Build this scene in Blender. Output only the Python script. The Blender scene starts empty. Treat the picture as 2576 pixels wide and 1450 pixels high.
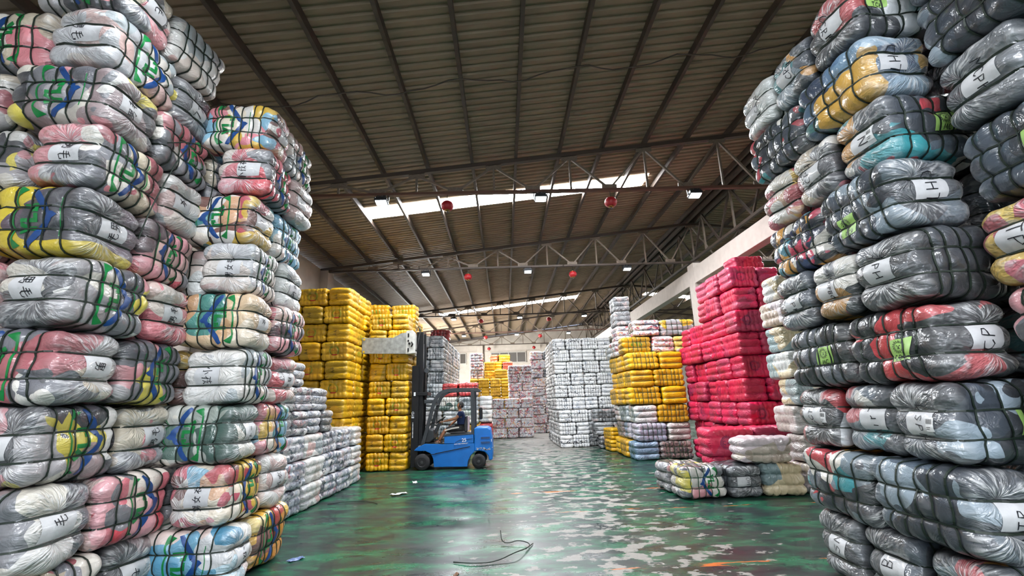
import bpy, bmesh, math, random
import numpy as np
from mathutils import Vector, Matrix, noise as mnoise

sc = bpy.context.scene
COL = sc.collection
RNG = random.Random(7)
PI = math.pi

# ------------------------------------------------------------------ camera
CAM_H = 1.72
FPX = 1160.0
pitch = math.atan(286.4 / FPX)
yaw = math.atan(27.5 / FPX * math.cos(pitch))
roll = 0.033
fwd = Vector((math.sin(yaw) * math.cos(pitch), math.cos(yaw) * math.cos(pitch), math.sin(pitch)))
r0 = fwd.cross(Vector((0, 0, 1))).normalized()
u0 = r0.cross(fwd)
rt = r0 * math.cos(roll) - u0 * math.sin(roll)
up = u0 * math.cos(roll) + r0 * math.sin(roll)
cam_d = bpy.data.cameras.new('camera')
cam_d.sensor_fit = 'HORIZONTAL'
cam_d.sensor_width = 36.0
cam_d.lens = 36.0 * FPX / 2576.0
cam_d.clip_end = 300
cam = bpy.data.objects.new('camera', cam_d)
COL.objects.link(cam)
m = Matrix((rt, up, -fwd)).transposed().to_4x4()
m.translation = Vector((0, 0, CAM_H))
cam.matrix_world = m
sc.camera = cam

# ------------------------------------------------------------------ view, world, big lights
sc.view_settings.view_transform = 'Standard'
sc.view_settings.look = 'None'
sc.view_settings.gamma = 1.0
sc.view_settings.use_curve_mapping = False
sc.view_settings.exposure = 0.0
sc.cycles.use_denoising = True
sc.cycles.max_bounces = 4
sc.cycles.diffuse_bounces = 2
sc.cycles.glossy_bounces = 2
sc.cycles.use_adaptive_sampling = True
sc.cycles.adaptive_threshold = 0.12
sc.cycles.adaptive_min_samples = 14
sc.cycles.use_light_tree = False
sc.cycles.transmission_bounces = 3
sc.cycles.sample_clamp_indirect = 6.0
sc.cycles.caustics_reflective = False
sc.cycles.caustics_refractive = False

w = bpy.data.worlds.new('sky')
sc.world = w
w.use_nodes = True
bg = w.node_tree.nodes['Background']
bg.inputs[0].default_value = (0.62, 0.75, 1.0, 1)
bg.inputs[1].default_value = 1.2

SKYLIGHT = 85.0     # radiance of the translucent roof sheets under the bright sky
LAMP_W = 62.0       # watts of each floodlight
SIDE_W = 3600.0     # daylight through the loading door in the left wall near the back
DOOR_W = 430.0      # daylight through the open front of the hall, behind the camera


def area_light(name, loc, size, size_y, watts, color, rot):
    d = bpy.data.lights.new(name, 'AREA')
    d.shape = 'RECTANGLE'
    d.size = size
    d.size_y = size_y
    d.energy = watts
    d.color = color
    o = bpy.data.objects.new(name, d)
    o.location = loc
    o.rotation_euler = rot
    COL.objects.link(o)
    return o


# the hall's open front door lies behind the camera (door_1); daylight enters there
area_light('door_daylight', (0.2, -6.9, 2.7), 7.0, 4.6, DOOR_W, (0.93, 0.96, 1.0), (math.radians(80), 0, 0))


# an open loading door in the left wall near the back lets daylight across the far end of the aisle
area_light('loading_door_daylight', (-6.1, 31.0, 2.5), 5.6, 4.6, SIDE_W, (1.0, 0.99, 0.96), (0, math.radians(-90), 0))


# ------------------------------------------------------------------ helpers
def lin(h):
    out = []
    for i in (0, 2, 4):
        c = int(h[i:i + 2], 16) / 255
        out.append(c / 12.92 if c <= 0.04045 else ((c + 0.055) / 1.055) ** 2.4)
    return (out[0], out[1], out[2], 1.0)


def tag(o, label=None, cat=None, group=None, kind=None):
    if label: o['label'] = label
    if cat: o['category'] = cat
    if group: o['group'] = group
    if kind: o['kind'] = kind
    return o


def link(name, mesh, mat=None, parent=None, loc=None, rot=None, scale=None):
    o = bpy.data.objects.new(name, mesh)
    COL.objects.link(o)
    if parent is not None: o.parent = parent
    if loc is not None: o.location = loc
    if rot is not None: o.rotation_euler = rot
    if scale is not None: o.scale = scale
    if mat is not None:
        if len(mesh.materials) == 0: mesh.materials.append(None)
        if mesh.materials[0] is None and mesh.users == 1:
            mesh.materials[0] = mat
        elif mesh.materials[0] is not mat:
            o.material_slots[0].link = 'OBJECT'
            o.material_slots[0].material = mat
    return o


def empty(name, loc=(0, 0, 0), rot=(0, 0, 0)):
    o = bpy.data.objects.new(name, None)
    o.empty_display_size = 0.2
    COL.objects.link(o)
    o.location = loc
    o.rotation_euler = rot
    return o


def mesh_from(name, verts, faces, smooth=False):
    me = bpy.data.meshes.new(name)
    me.from_pydata([tuple(v) for v in verts], [], [tuple(f) for f in faces])
    if smooth:
        me.polygons.foreach_set('use_smooth', [True] * len(me.polygons))
    me.materials.append(None)
    me.update()
    return me


class MB:
    """collects simple solids into one mesh"""
    def __init__(s): s.v = []; s.f = []
    def add(s, vs, fs):
        b = len(s.v); s.v += [Vector(v) for v in vs]; s.f += [[i + b for i in f] for f in fs]; return s
    def box(s, c, d, rot=None):
        vs = [Vector((x * d[0] / 2, y * d[1] / 2, z * d[2] / 2)) for x in (-1, 1) for y in (-1, 1) for z in (-1, 1)]
        if rot is not None: vs = [rot @ v for v in vs]
        c = Vector(c)
        return s.add([v + c for v in vs], [(0, 1, 3, 2), (4, 6, 7, 5), (0, 4, 5, 1), (2, 3, 7, 6), (0, 2, 6, 4), (1, 5, 7, 3)])
    def bar(s, a, b, wd, ht, upv=(0, 0, 1)):
        a = Vector(a); b = Vector(b); d = b - a; L = d.length; d.normalize()
        x = d.cross(Vector(upv))
        if x.length < 1e-4: x = d.cross(Vector((1, 0, 0)))
        x.normalize(); y = x.cross(d)
        M = Matrix((x, d, y)).transposed()
        return s.box((a + b) / 2, (wd, L, ht), M)
    def tube(s, pts, r, n=8, cap=True, radii=None):
        pts = [Vector(p) for p in pts]; vs = []; fs = []
        prev = None
        for i, p in enumerate(pts):
            t = (pts[min(i + 1, len(pts) - 1)] - pts[max(i - 1, 0)]).normalized()
            x = prev - t * prev.dot(t) if prev is not None else t.orthogonal()
            if x.length < 1e-5: x = t.orthogonal()
            x.normalize(); prev = x; y = t.cross(x)
            rr = radii[i] if radii else r
            for k in range(n):
                a = 2 * PI * k / n
                vs.append(p + (x * math.cos(a) + y * math.sin(a)) * rr)
        for i in range(len(pts) - 1):
            for k in range(n):
                fs.append((i * n + k, i * n + (k + 1) % n, (i + 1) * n + (k + 1) % n, (i + 1) * n + k))
        if cap:
            fs.append(tuple(range(n - 1, -1, -1))); e = (len(pts) - 1) * n
            fs.append(tuple(range(e, e + n)))
        return s.add(vs, fs)
    def lathe(s, prof, c=(0, 0, 0), axis='z', n=24):
        """prof: (radius, height) list"""
        vs = []; fs = []; c = Vector(c)
        for (r, h) in prof:
            for k in range(n):
                a = 2 * PI * k / n
                p = (r * math.cos(a), r * math.sin(a), h)
                if axis == 'y': p = (p[0], p[2], p[1])
                if axis == 'x': p = (p[2], p[0], p[1])
                vs.append(Vector(p) + c)
        for i in range(len(prof) - 1):
            for k in range(n):
                fs.append((i * n + k, i * n + (k + 1) % n, (i + 1) * n + (k + 1) % n, (i + 1) * n + k))
        fs.append(tuple(range(n))); e = (len(prof) - 1) * n
        fs.append(tuple(range(e, e + n)))
        return s.add(vs, fs)
    def prism(s, poly, y0, y1):
        """poly in (x,z), extruded along y"""
        n = len(poly)
        vs = [(p[0], y0, p[1]) for p in poly] + [(p[0], y1, p[1]) for p in poly]
        fs = [tuple(range(n)), tuple(range(2 * n - 1, n - 1, -1))]
        fs += [(i, (i + 1) % n, n + (i + 1) % n, n + i) for i in range(n)]
        return s.add(vs, fs)
    def mesh(s, name, smooth=False, bevel=0, segs=2):
        me = bpy.data.meshes.new(name)
        bm = bmesh.new()
        vs = [bm.verts.new(v) for v in s.v]
        for f in s.f:
            try: bm.faces.new([vs[i] for i in f])
            except ValueError: pass
        bmesh.ops.recalc_face_normals(bm, faces=bm.faces[:])
        if bevel:
            ed = [e for e in bm.edges if len(e.link_faces) == 2 and e.calc_face_angle(0) > 0.5]
            bmesh.ops.bevel(bm, geom=ed, offset=bevel, segments=segs, affect='EDGES', profile=0.6, clamp_overlap=True)
        bm.to_mesh(me); bm.free()
        if smooth: me.polygons.foreach_set('use_smooth', [True] * len(me.polygons))
        me.materials.append(None)
        return me
    def build(s, name, mat, parent=None, smooth=False, bevel=0, segs=2, loc=None, rot=None):
        return link(name, s.mesh(name, smooth, bevel, segs), mat, parent, loc, rot)


# ------------------------------------------------------------------ materials
def new_mat(name):
    mt = bpy.data.materials.new(name)
    mt.use_nodes = True
    nt = mt.node_tree
    return mt, nt, nt.nodes['Principled BSDF']


def node(nt, kind, **kw):
    n = nt.nodes.new(kind)
    for k, v in kw.items(): setattr(n, k, v)
    return n


def math_n(nt, op, a, b=None, c=None, clamp=False):
    n = node(nt, 'ShaderNodeMath', operation=op, use_clamp=clamp)
    for i, v in enumerate((a, b, c)):
        if v is None: continue
        if isinstance(v, (int, float)): n.inputs[i].default_value = v
        else: nt.links.new(v, n.inputs[i])
    return n.outputs[0]


def mixc(nt, fac, a, b, blend='MIX'):
    n = node(nt, 'ShaderNodeMix', data_type='RGBA', blend_type=blend)
    for i, v in ((0, fac), (6, a), (7, b)):
        if isinstance(v, (int, float)): n.inputs[i].default_value = v
        elif isinstance(v, tuple): n.inputs[i].default_value = v
        else: nt.links.new(v, n.inputs[i])
    return n.outputs[2]


def ramp(nt, fac, stops, const=False):
    r = node(nt, 'ShaderNodeValToRGB')
    cr = r.color_ramp
    if const: cr.interpolation = 'CONSTANT'
    while len(cr.elements) < len(stops): cr.elements.new(0.5)
    for e, (p, c) in zip(cr.elements, stops):
        e.position = p; e.color = c
    nt.links.new(fac, r.inputs[0])
    return r.outputs[0]


def noise_n(nt, vec, scale, detail=3, rough=0.5, dim='3D', wv=None, dist=0.0):
    n = node(nt, 'ShaderNodeTexNoise', noise_dimensions=dim)
    n.inputs['Scale'].default_value = scale
    n.inputs['Detail'].default_value = detail
    n.inputs['Roughness'].default_value = rough
    n.inputs['Distortion'].default_value = dist
    if vec is not None: nt.links.new(vec, n.inputs['Vector'])
    if wv is not None: nt.links.new(wv, n.inputs['W'])
    return n


def plain(name, hexc, rough=0.5, metal=0.0, bumps=0.0, scale=30.0, var=0.15, coat=0.0, spec=0.5):
    """single-colour material with a little procedural wear"""
    mt, nt, b = new_mat(name)
    tc = node(nt, 'ShaderNodeTexCoord')
    nz = noise_n(nt, tc.outputs['Object'], scale, 4)
    c = lin(hexc)
    d = tuple(x * (1 - var) for x in c[:3]) + (1,)
    e = tuple(min(1, x * (1 + var)) for x in c[:3]) + (1,)
    nt.links.new(ramp(nt, nz.outputs[0], [(0.3, d), (0.7, e)]), b.inputs['Base Color'])
    b.inputs['Roughness'].default_value = rough
    b.inputs['Metallic'].default_value = metal
    b.inputs['Coat Weight'].default_value = coat
    b.inputs['Specular IOR Level'].default_value = spec
    if bumps:
        bp = node(nt, 'ShaderNodeBump')
        bp.inputs['Strength'].default_value = bumps
        bp.inputs['Distance'].default_value = 0.01
        nt.links.new(nz.outputs[0], bp.inputs['Height'])
        nt.links.new(bp.outputs[0], b.inputs['Normal'])
    return mt


def emit(name, color, strength):
    mt = bpy.data.materials.new(name); mt.use_nodes = True
    nt = mt.node_tree; nt.nodes.clear()
    e = node(nt, 'ShaderNodeEmission'); o = node(nt, 'ShaderNodeOutputMaterial')
    e.inputs[0].default_value = color; e.inputs[1].default_value = strength
    nt.links.new(e.outputs[0], o.inputs[0])
    return mt


BA, BB, BC = 0.45, 0.32, 0.295     # half sizes of the standard bale: length, depth, height


def wrap_mat(name, cols, scale=4.0, film=0.75, spread=0.82, warp=0.12, film_col='dddee0', rough=0.3,
             wrinkle=0.8, tint=0.08, coat=0.6, film_all=0.03):
    """cloth in patches of the listed colours under a gathered plastic film"""
    mt, nt, b = new_mat(name)
    tc = node(nt, 'ShaderNodeTexCoord')
    oi = node(nt, 'ShaderNodeObjectInfo')
    P = tc.outputs['Object']
    rv = node(nt, 'ShaderNodeCombineXYZ')
    for i, k in enumerate((371.0, 173.0, 269.0)):
        nt.links.new(math_n(nt, 'MULTIPLY', oi.outputs['Random'], k), rv.inputs[i])
    qn = node(nt, 'ShaderNodeVectorMath', operation='ADD'); nt.links.new(P, qn.inputs[0]); nt.links.new(rv.outputs[0], qn.inputs[1])
    Q = qn.outputs[0]
    # warped patch pattern
    nz = noise_n(nt, Q, scale * 0.9, 1, 0.5)
    mul = node(nt, 'ShaderNodeVectorMath', operation='MULTIPLY_ADD')
    nt.links.new(nz.outputs['Color'], mul.inputs[0]); mul.inputs[1].default_value = (warp * 4, warp * 4, warp * 4)
    nt.links.new(Q, mul.inputs[2])
    vo = node(nt, 'ShaderNodeTexVoronoi', feature='F1')
    vo.inputs['Scale'].default_value = scale
    nt.links.new(mul.outputs[0], vo.inputs['Vector'])
    sp = node(nt, 'ShaderNodeSeparateColor'); nt.links.new(vo.outputs['Color'], sp.inputs[0])
    # every bale favours its own part of the palette
    rnd2 = math_n(nt, 'FRACT', math_n(nt, 'MULTIPLY', oi.outputs['Random'], 13.7))
    val = math_n(nt, 'ADD', math_n(nt, 'MULTIPLY', sp.outputs[0], spread), math_n(nt, 'MULTIPLY', rnd2, 1 - spread))
    stops = [(i / len(cols), lin(c)) for i, c in enumerate(cols)]
    base = ramp(nt, val, stops, True)
    # each garment differs a little in depth of colour
    base = mixc(nt, math_n(nt, 'MULTIPLY', sp.outputs[1], 0.22), base, (0.03, 0.03, 0.035, 1))
    # film: gathers radiate from two knots on each end
    sx = node(nt, 'ShaderNodeSeparateXYZ'); nt.links.new(P, sx.inputs[0])
    ax = math_n(nt, 'ABSOLUTE', sx.outputs[0])
    endw = node(nt, 'ShaderNodeMapRange', interpolation_type='SMOOTHSTEP')
    nt.links.new(ax, endw.inputs[0]); endw.inputs[1].default_value = BA * 0.66; endw.inputs[2].default_value = BA * 0.92
    az = math_n(nt, 'SUBTRACT', math_n(nt, 'ABSOLUTE', sx.outputs[2]), BC * 0.36)
    ay = math_n(nt, 'ADD', sx.outputs[1], math_n(nt, 'MULTIPLY', math_n(nt, 'SUBTRACT', rnd2, 0.5), 0.3))
    ang = math_n(nt, 'ARCTAN2', az, ay)
    rad = math_n(nt, 'SQRT', math_n(nt, 'ADD', math_n(nt, 'MULTIPLY', az, az), math_n(nt, 'MULTIPLY', ay, ay)))
    cv = node(nt, 'ShaderNodeCombineXYZ')
    nt.links.new(math_n(nt, 'MULTIPLY', ang, 1.3), cv.inputs[0])
    nt.links.new(math_n(nt, 'MULTIPLY', rad, 2.2), cv.inputs[1])
    sgn = math_n(nt, 'SIGN', sx.outputs[2])
    nt.links.new(math_n(nt, 'ADD', sgn, math_n(nt, 'MULTIPLY', oi.outputs['Random'], 91.0)), cv.inputs[2])
    ray = noise_n(nt, cv.outputs[0], 4.2, 2, 0.6)
    streak = node(nt, 'ShaderNodeMapRange'); nt.links.new(ray.outputs[0], streak.inputs[0])
    streak.inputs[1].default_value = 0.48; streak.inputs[2].default_value = 0.66
    # the middle lobe of an end is smooth, its film lies flat
    lobe = node(nt, 'ShaderNodeMapRange', interpolation_type='SMOOTHSTEP'); nt.links.new(az, lobe.inputs[0])
    lobe.inputs[1].default_value = -0.04; lobe.inputs[2].default_value = 0.02
    lobe.inputs[3].default_value = 0.25; lobe.inputs[4].default_value = 1.0
    # gathers are densest at the knots
    knot = node(nt, 'ShaderNodeMapRange'); nt.links.new(rad, knot.inputs[0])
    knot.inputs[1].default_value = 0.02; knot.inputs[2].default_value = 0.3; knot.inputs[3].default_value = 1.15; knot.inputs[4].default_value = 0.35
    fend = math_n(nt, 'MULTIPLY', math_n(nt, 'MULTIPLY', math_n(nt, 'MULTIPLY', streak.outputs[0], knot.outputs[0]), endw.outputs[0]), lobe.outputs[0])
    # crumpled film along the length
    wr = noise_n(nt, Q, 8, 3, 0.66, dist=1.2)
    wrr = node(nt, 'ShaderNodeMapRange'); nt.links.new(wr.outputs[0], wrr.inputs[0])
    wrr.inputs[1].default_value = 0.57; wrr.inputs[2].default_value = 0.8
    fm = math_n(nt, 'ADD', math_n(nt, 'MULTIPLY', fend, film), math_n(nt, 'MULTIPLY', wrr.outputs[0], film * 0.18))
    fm = math_n(nt, 'ADD', fm, math_n(nt, 'MULTIPLY', endw.outputs[0], film * 0.13))
    fm = math_n(nt, 'ADD', fm, film_all, clamp=True)
    col = mixc(nt, fm, base, lin(film_col))
    nt.links.new(col, b.inputs['Base Color'])
    b.inputs['Roughness'].default_value = rough
    b.inputs['Coat Weight'].default_value = coat
    b.inputs['Coat Roughness'].default_value = 0.11
    # relief of the film
    hgt = math_n(nt, 'ADD', math_n(nt, 'MULTIPLY', math_n(nt, 'MULTIPLY', ray.outputs[0], endw.outputs[0]), 1.25),
                 math_n(nt, 'MULTIPLY', wr.outputs[0], 0.5))
    bp = node(nt, 'ShaderNodeBump'); bp.inputs['Strength'].default_value = wrinkle; bp.inputs['Distance'].default_value = 0.03
    nt.links.new(hgt, bp.inputs['Height'])
    nt.links.new(bp.outputs[0], b.inputs['Normal'])
    nt.links.new(bp.outputs[0], b.inputs['Coat Normal'])
    return mt


M = {}
# palettes of the wrapped cloth
M['grey'] = wrap_mat('film_grey_clothes', ['8a8a90', 'd9d3c6', '6a6b72', '9c8a8c', '45464c', 'dcdad6', '9a979a', 'd8c84e', '5b5c64', 'c98a90', 'c4bfb6', '77787e', '33343a', '5d5e66'], 3.2)
M['greycream'] = wrap_mat('film_grey_cream_clothes', ['ded4c2', '55565c', 'd2c6b0', '8c8d94', 'e4ded4', 'd9868e', '3a3b42', 'c4b49e', 'e0dcd6', 'a9a6a8', 'a85a62', '6f7078', 'd9cfbd'], 3.0)
M['white'] = wrap_mat('film_white_clothes', ['d8d6d2', 'cfc9c2', 'e2dfda', 'bdbec2', 'd9cbc2', 'e4e2df', 'c8a9a4', 'd5d8d6', 'a9b2b6', 'ddd2c8'], 3.0)
M['kids'] = wrap_mat('film_children_clothes', ['e3d6c2', 'd98792', 'd9b23f', 'b8434c', 'ddd9d4', '7fb0c9', 'd0a27e', '74493f', 'e7dfd2', 'c9596a', '4b8f92', 'e6c65a'], 4.2)
M['pink'] = wrap_mat('film_pink_clothes', ['df8791', 'e6c9c0', 'cf5866', 'e9a4ac', '7d7c82', 'd7707c', 'e2d6cc', 'd0404e', 'e4b9b4', '5d4a50'], 3.4)
M['orange'] = wrap_mat('film_yellow_clothes', ['e0ae2c', 'd98f1e', 'e6cf86', 'c4463c', 'e3b83c', '8a5a52', 'ecd9a0', 'e0a823', 'd9cabb'], 3.2)
M['tan'] = wrap_mat('film_tan_clothes', ['c9a277', 'd8bc98', 'b88f66', 'e2d2bb', '3f8a80', 'd3ad82', 'c49a70', 'd9d0c4'], 2.6)
M['skyblue'] = wrap_mat('film_light_blue_clothes', ['9cc6dc', 'd9dadc', '6faac8', 'e4e0da', 'b9d3df', '4d92b4', 'd4c2bc', 'dfe2e2'], 3.0)
M['yellowshirt'] = wrap_mat('film_yellow_and_grey_clothes', ['d9c22e', 'd4bc28', 'dcc636', 'd2b924', '45454c', 'd9c22e', '5a4a58', 'd0b820', '8f4a56'], 1.9, spread=0.9)
M['green'] = wrap_mat('film_grey_green_clothes', ['9aa49c', 'b9bfb8', '4f6a60', 'c9cac4', '7d8f86', 'd6d2c8', '35524a', 'a8afa8'], 2.8)
M['navy'] = wrap_mat('film_navy_clothes', ['2c3440', '3d4855', '262c36', '4a5867', '333c48', '2a313b', '5b6975', '303843', '414c59', '22272f', '8b9aa6', '36404c'], 3.0)
M['black'] = wrap_mat('film_black_clothes', ['24272c', '33373d', '1e2125', '40454c', '2a2d33', '4f555c', '2d3036', '22252a', '646a72', '26292e'], 3.0)
M['darkmix'] = wrap_mat('film_dark_mixed_clothes', ['323a45', '525e6a', 'cf922c', '272d35', '76858f', '404853', 'd9d5cd', '2c323a', 'b53c46', '3a424d', '2f8f98', '4a545f', '2d333b', '69757f'], 3.6)
M['redblack'] = wrap_mat('film_red_and_black_clothes', ['b5343a', '24262b', 'c23c42', '2e3137', 'a92e36', '202227', '31343a', 'c8ccd0', 'b5343a', '26282e'], 2.4, spread=0.9)
M['denim'] = wrap_mat('film_blue_clothes', ['5d7c9c', '3a4f6e', '87a0b4', '2d3c54', '6f8da6', '466079', 'cfa040', 'a9bac6', '38706e', '4c6684'], 3.2)
M['bluekids'] = wrap_mat('film_blue_printed_clothes', ['31426e', '26345a', '4d92a6', 'c23a58', '2a2f40', '3d4f7c', 'd8d4cc', 'c9913a', '313a52', '202530', '2c3c66'], 5.5)
M['palegrey'] = wrap_mat('film_pale_grey_clothes', ['9aa0aa', 'c4c6cb', '7a8290', 'd3d3d6', '4a505e', 'b3a9b0', 'aeb6c2', '8d93a0', 'dcd9d8', '636a78', 'a87c84'], 7.0, film=0.6)
M['silver'] = wrap_mat('film_silver_clothes', ['8d959b', 'a9b0b4', '6d787e', 'b9bec0', '7f8a90', '59656b', '9ba4a8', 'c4c8c9'], 5.0, film=0.5)
M['mixed'] = wrap_mat('film_mixed_small_clothes', ['e6e4e6', 'd4d3d8', 'e8e6e6', 'c02c38', 'dedce0', 'e0a49c', 'f0eeee', '8a90a8', 'd9d8dc', 'e2b078', 'e9e7e8', 'a83a50', 'eceaec', '2d3448'], 10.0, film=0.35, spread=0.9)
M['darkgrey'] = wrap_mat('film_dark_grey_clothes', ['53575c', '6d7276', '44484c', '7f8487', '5c6064', '33373b', '8d9092', 'b09a98', '62666a'], 5.0)
M['yellow'] = wrap_mat('yellow_wrap', ['cf9c04', 'bd900a', 'd8a400', 'b08a10', 'cc9604', 'c4980a'], 1.8, film=0.25, film_col='e8bc2a', rough=0.42, wrinkle=0.4, spread=0.5, film_all=0.0, coat=0.14)
M['brightyellow'] = wrap_mat('bright_yellow_wrap', ['e0a800', 'd69c00', 'e6b004', 'cc9600', 'dea800'], 1.8, film=0.25, film_col='f0cf30', rough=0.42, wrinkle=0.4, film_all=0.02, coat=0.14)
M['yellowmix'] = wrap_mat('yellow_and_grey_wrap', ['d6b216', '8d9192', 'd9b81c', 'b9babc', 'cda60c', 'a8a4a4', 'd8c4b8'], 2.4, film=0.45, spread=0.9)
M['crimson'] = wrap_mat('crimson_wrap', ['cc0f42', 'da1850', 'c00c3c', 'b82c52', 'd41248', 'b0244e'], 1.9, film=0.3, film_col='e85484', rough=0.45, wrinkle=0.55, spread=0.55, film_all=0.0, coat=0.2)
M['red'] = wrap_mat('red_wrap', ['c02a2c', 'b4242a', 'cc3430', 'a02028', 'b9a9a6'], 2.5, film=0.3, film_col='dd7a74')
M['orangewrap'] = wrap_mat('orange_wrap', ['c05a2a', 'b44c26', 'cc6a30', 'a8442a'], 2.5, film=0.3, film_col='dd9a74')
M['cream'] = wrap_mat('cream_wrap', ['dccba2', 'e0d2b4', 'd3c196', 'cfd2d0', 'e2d8c0', '9fb0b2'], 2.0, film=0.35, spread=0.7)
M['lilac'] = wrap_mat('lilac_cream_wrap', ['d8c8cc', 'cfc0b0', 'd9d0d4', 'b9a696', 'ddd2c4', 'c4b8bc'], 2.2, film=0.4)
M['bluecream'] = wrap_mat('blue_and_cream_wrap', ['8fa6a8', 'dcc9a0', '86a0a4', 'e0d0aa', '94aaac'], 1.5, film=0.25, spread=0.95)
M['taupe'] = wrap_mat('taupe_wrap', ['c2b6ae', 'cfc6c2', 'b5a8a0', 'd6cfcc', 'c9bfb8'], 2.6, film=0.4)
M['lightlilac'] = wrap_mat('lilac_blue_wrap', ['b6b4c4', 'a8a8bc', 'c4c0cc', '9fa6bc', 'b9aebc'], 2.6, film=0.3)
M['steelblue'] = wrap_mat('steel_blue_wrap', ['7f9cb8', '6f8eac', '8aa6be', 'c0b8c4', '7896b4'], 1.8, film=0.2)
M['brown'] = wrap_mat('brown_printed_wrap', ['6d5a58', '8a706a', '4d4648', 'a08a84', '5c4c4a', 'b9a8a0'], 9.0, film=0.35)
M['plainwhite'] = wrap_mat('plain_white_wrap', ['e0e1e2', 'd6d8da', 'e6e6e5', 'dadbdc', 'e2e2e0', 'dddfe0', 'e0e1e2', 'd7d9dc', 'aab0ba', 'e5e5e3', 'e0e1e2', '3a3d44'], 9.5, film=0.3, film_col='c4c6c8', spread=0.93, wrinkle=0.4)

M['strap'] = plain('green_strap', '18251d', 0.5, var=0.3, scale=9)
M['strap_dark'] = plain('dark_strap', '23282c', 0.4, var=0.2)
M['strap_green'] = plain('bright_green_strap', '2c4a34', 0.35, var=0.2)
M['paper'] = plain('white_paper', 'c6c7ca', 0.55, var=0.05, bumps=0.3, scale=18, coat=0.3)
M['sticker'] = plain('white_sticker', 'e4e5e6', 0.5, var=0.03)
M['greenpaper'] = plain('green_paper', '9cc46a', 0.5, var=0.06, scale=8)
M['ink'] = plain('black_marker', '15171f', 0.5, var=0.1)
M['ink_blue'] = plain('blue_ink', '1d2250', 0.5, var=0.1)
M['print_blue'] = plain('blue_print', '1b4480', 0.35, var=0.12)
M['print_green'] = plain('green_print', '0f7a3c', 0.35, var=0.12)
M['print_dgreen'] = plain('dark_green_print', '4d8a1e', 0.4, var=0.12)
M['print_red'] = plain('red_print', 'b5281c', 0.4, var=0.12)

# ------------------------------------------------------------------ structure
# roof: eave at x=-6.2, ridge at x=6.85, mirrored beyond it
XE, ZE, XRG, ZRG = -6.25, 6.42, 6.85, 7.84
SLOPE = (ZRG - ZE) / (XRG - XE)
XE2 = 2 * XRG - XE
YB, YF = 38.4, -7.0


def roof_z(x):
    return ZE + SLOPE * (x - XE) if x <= XRG else ZE + SLOPE * (XE2 - x)


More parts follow.
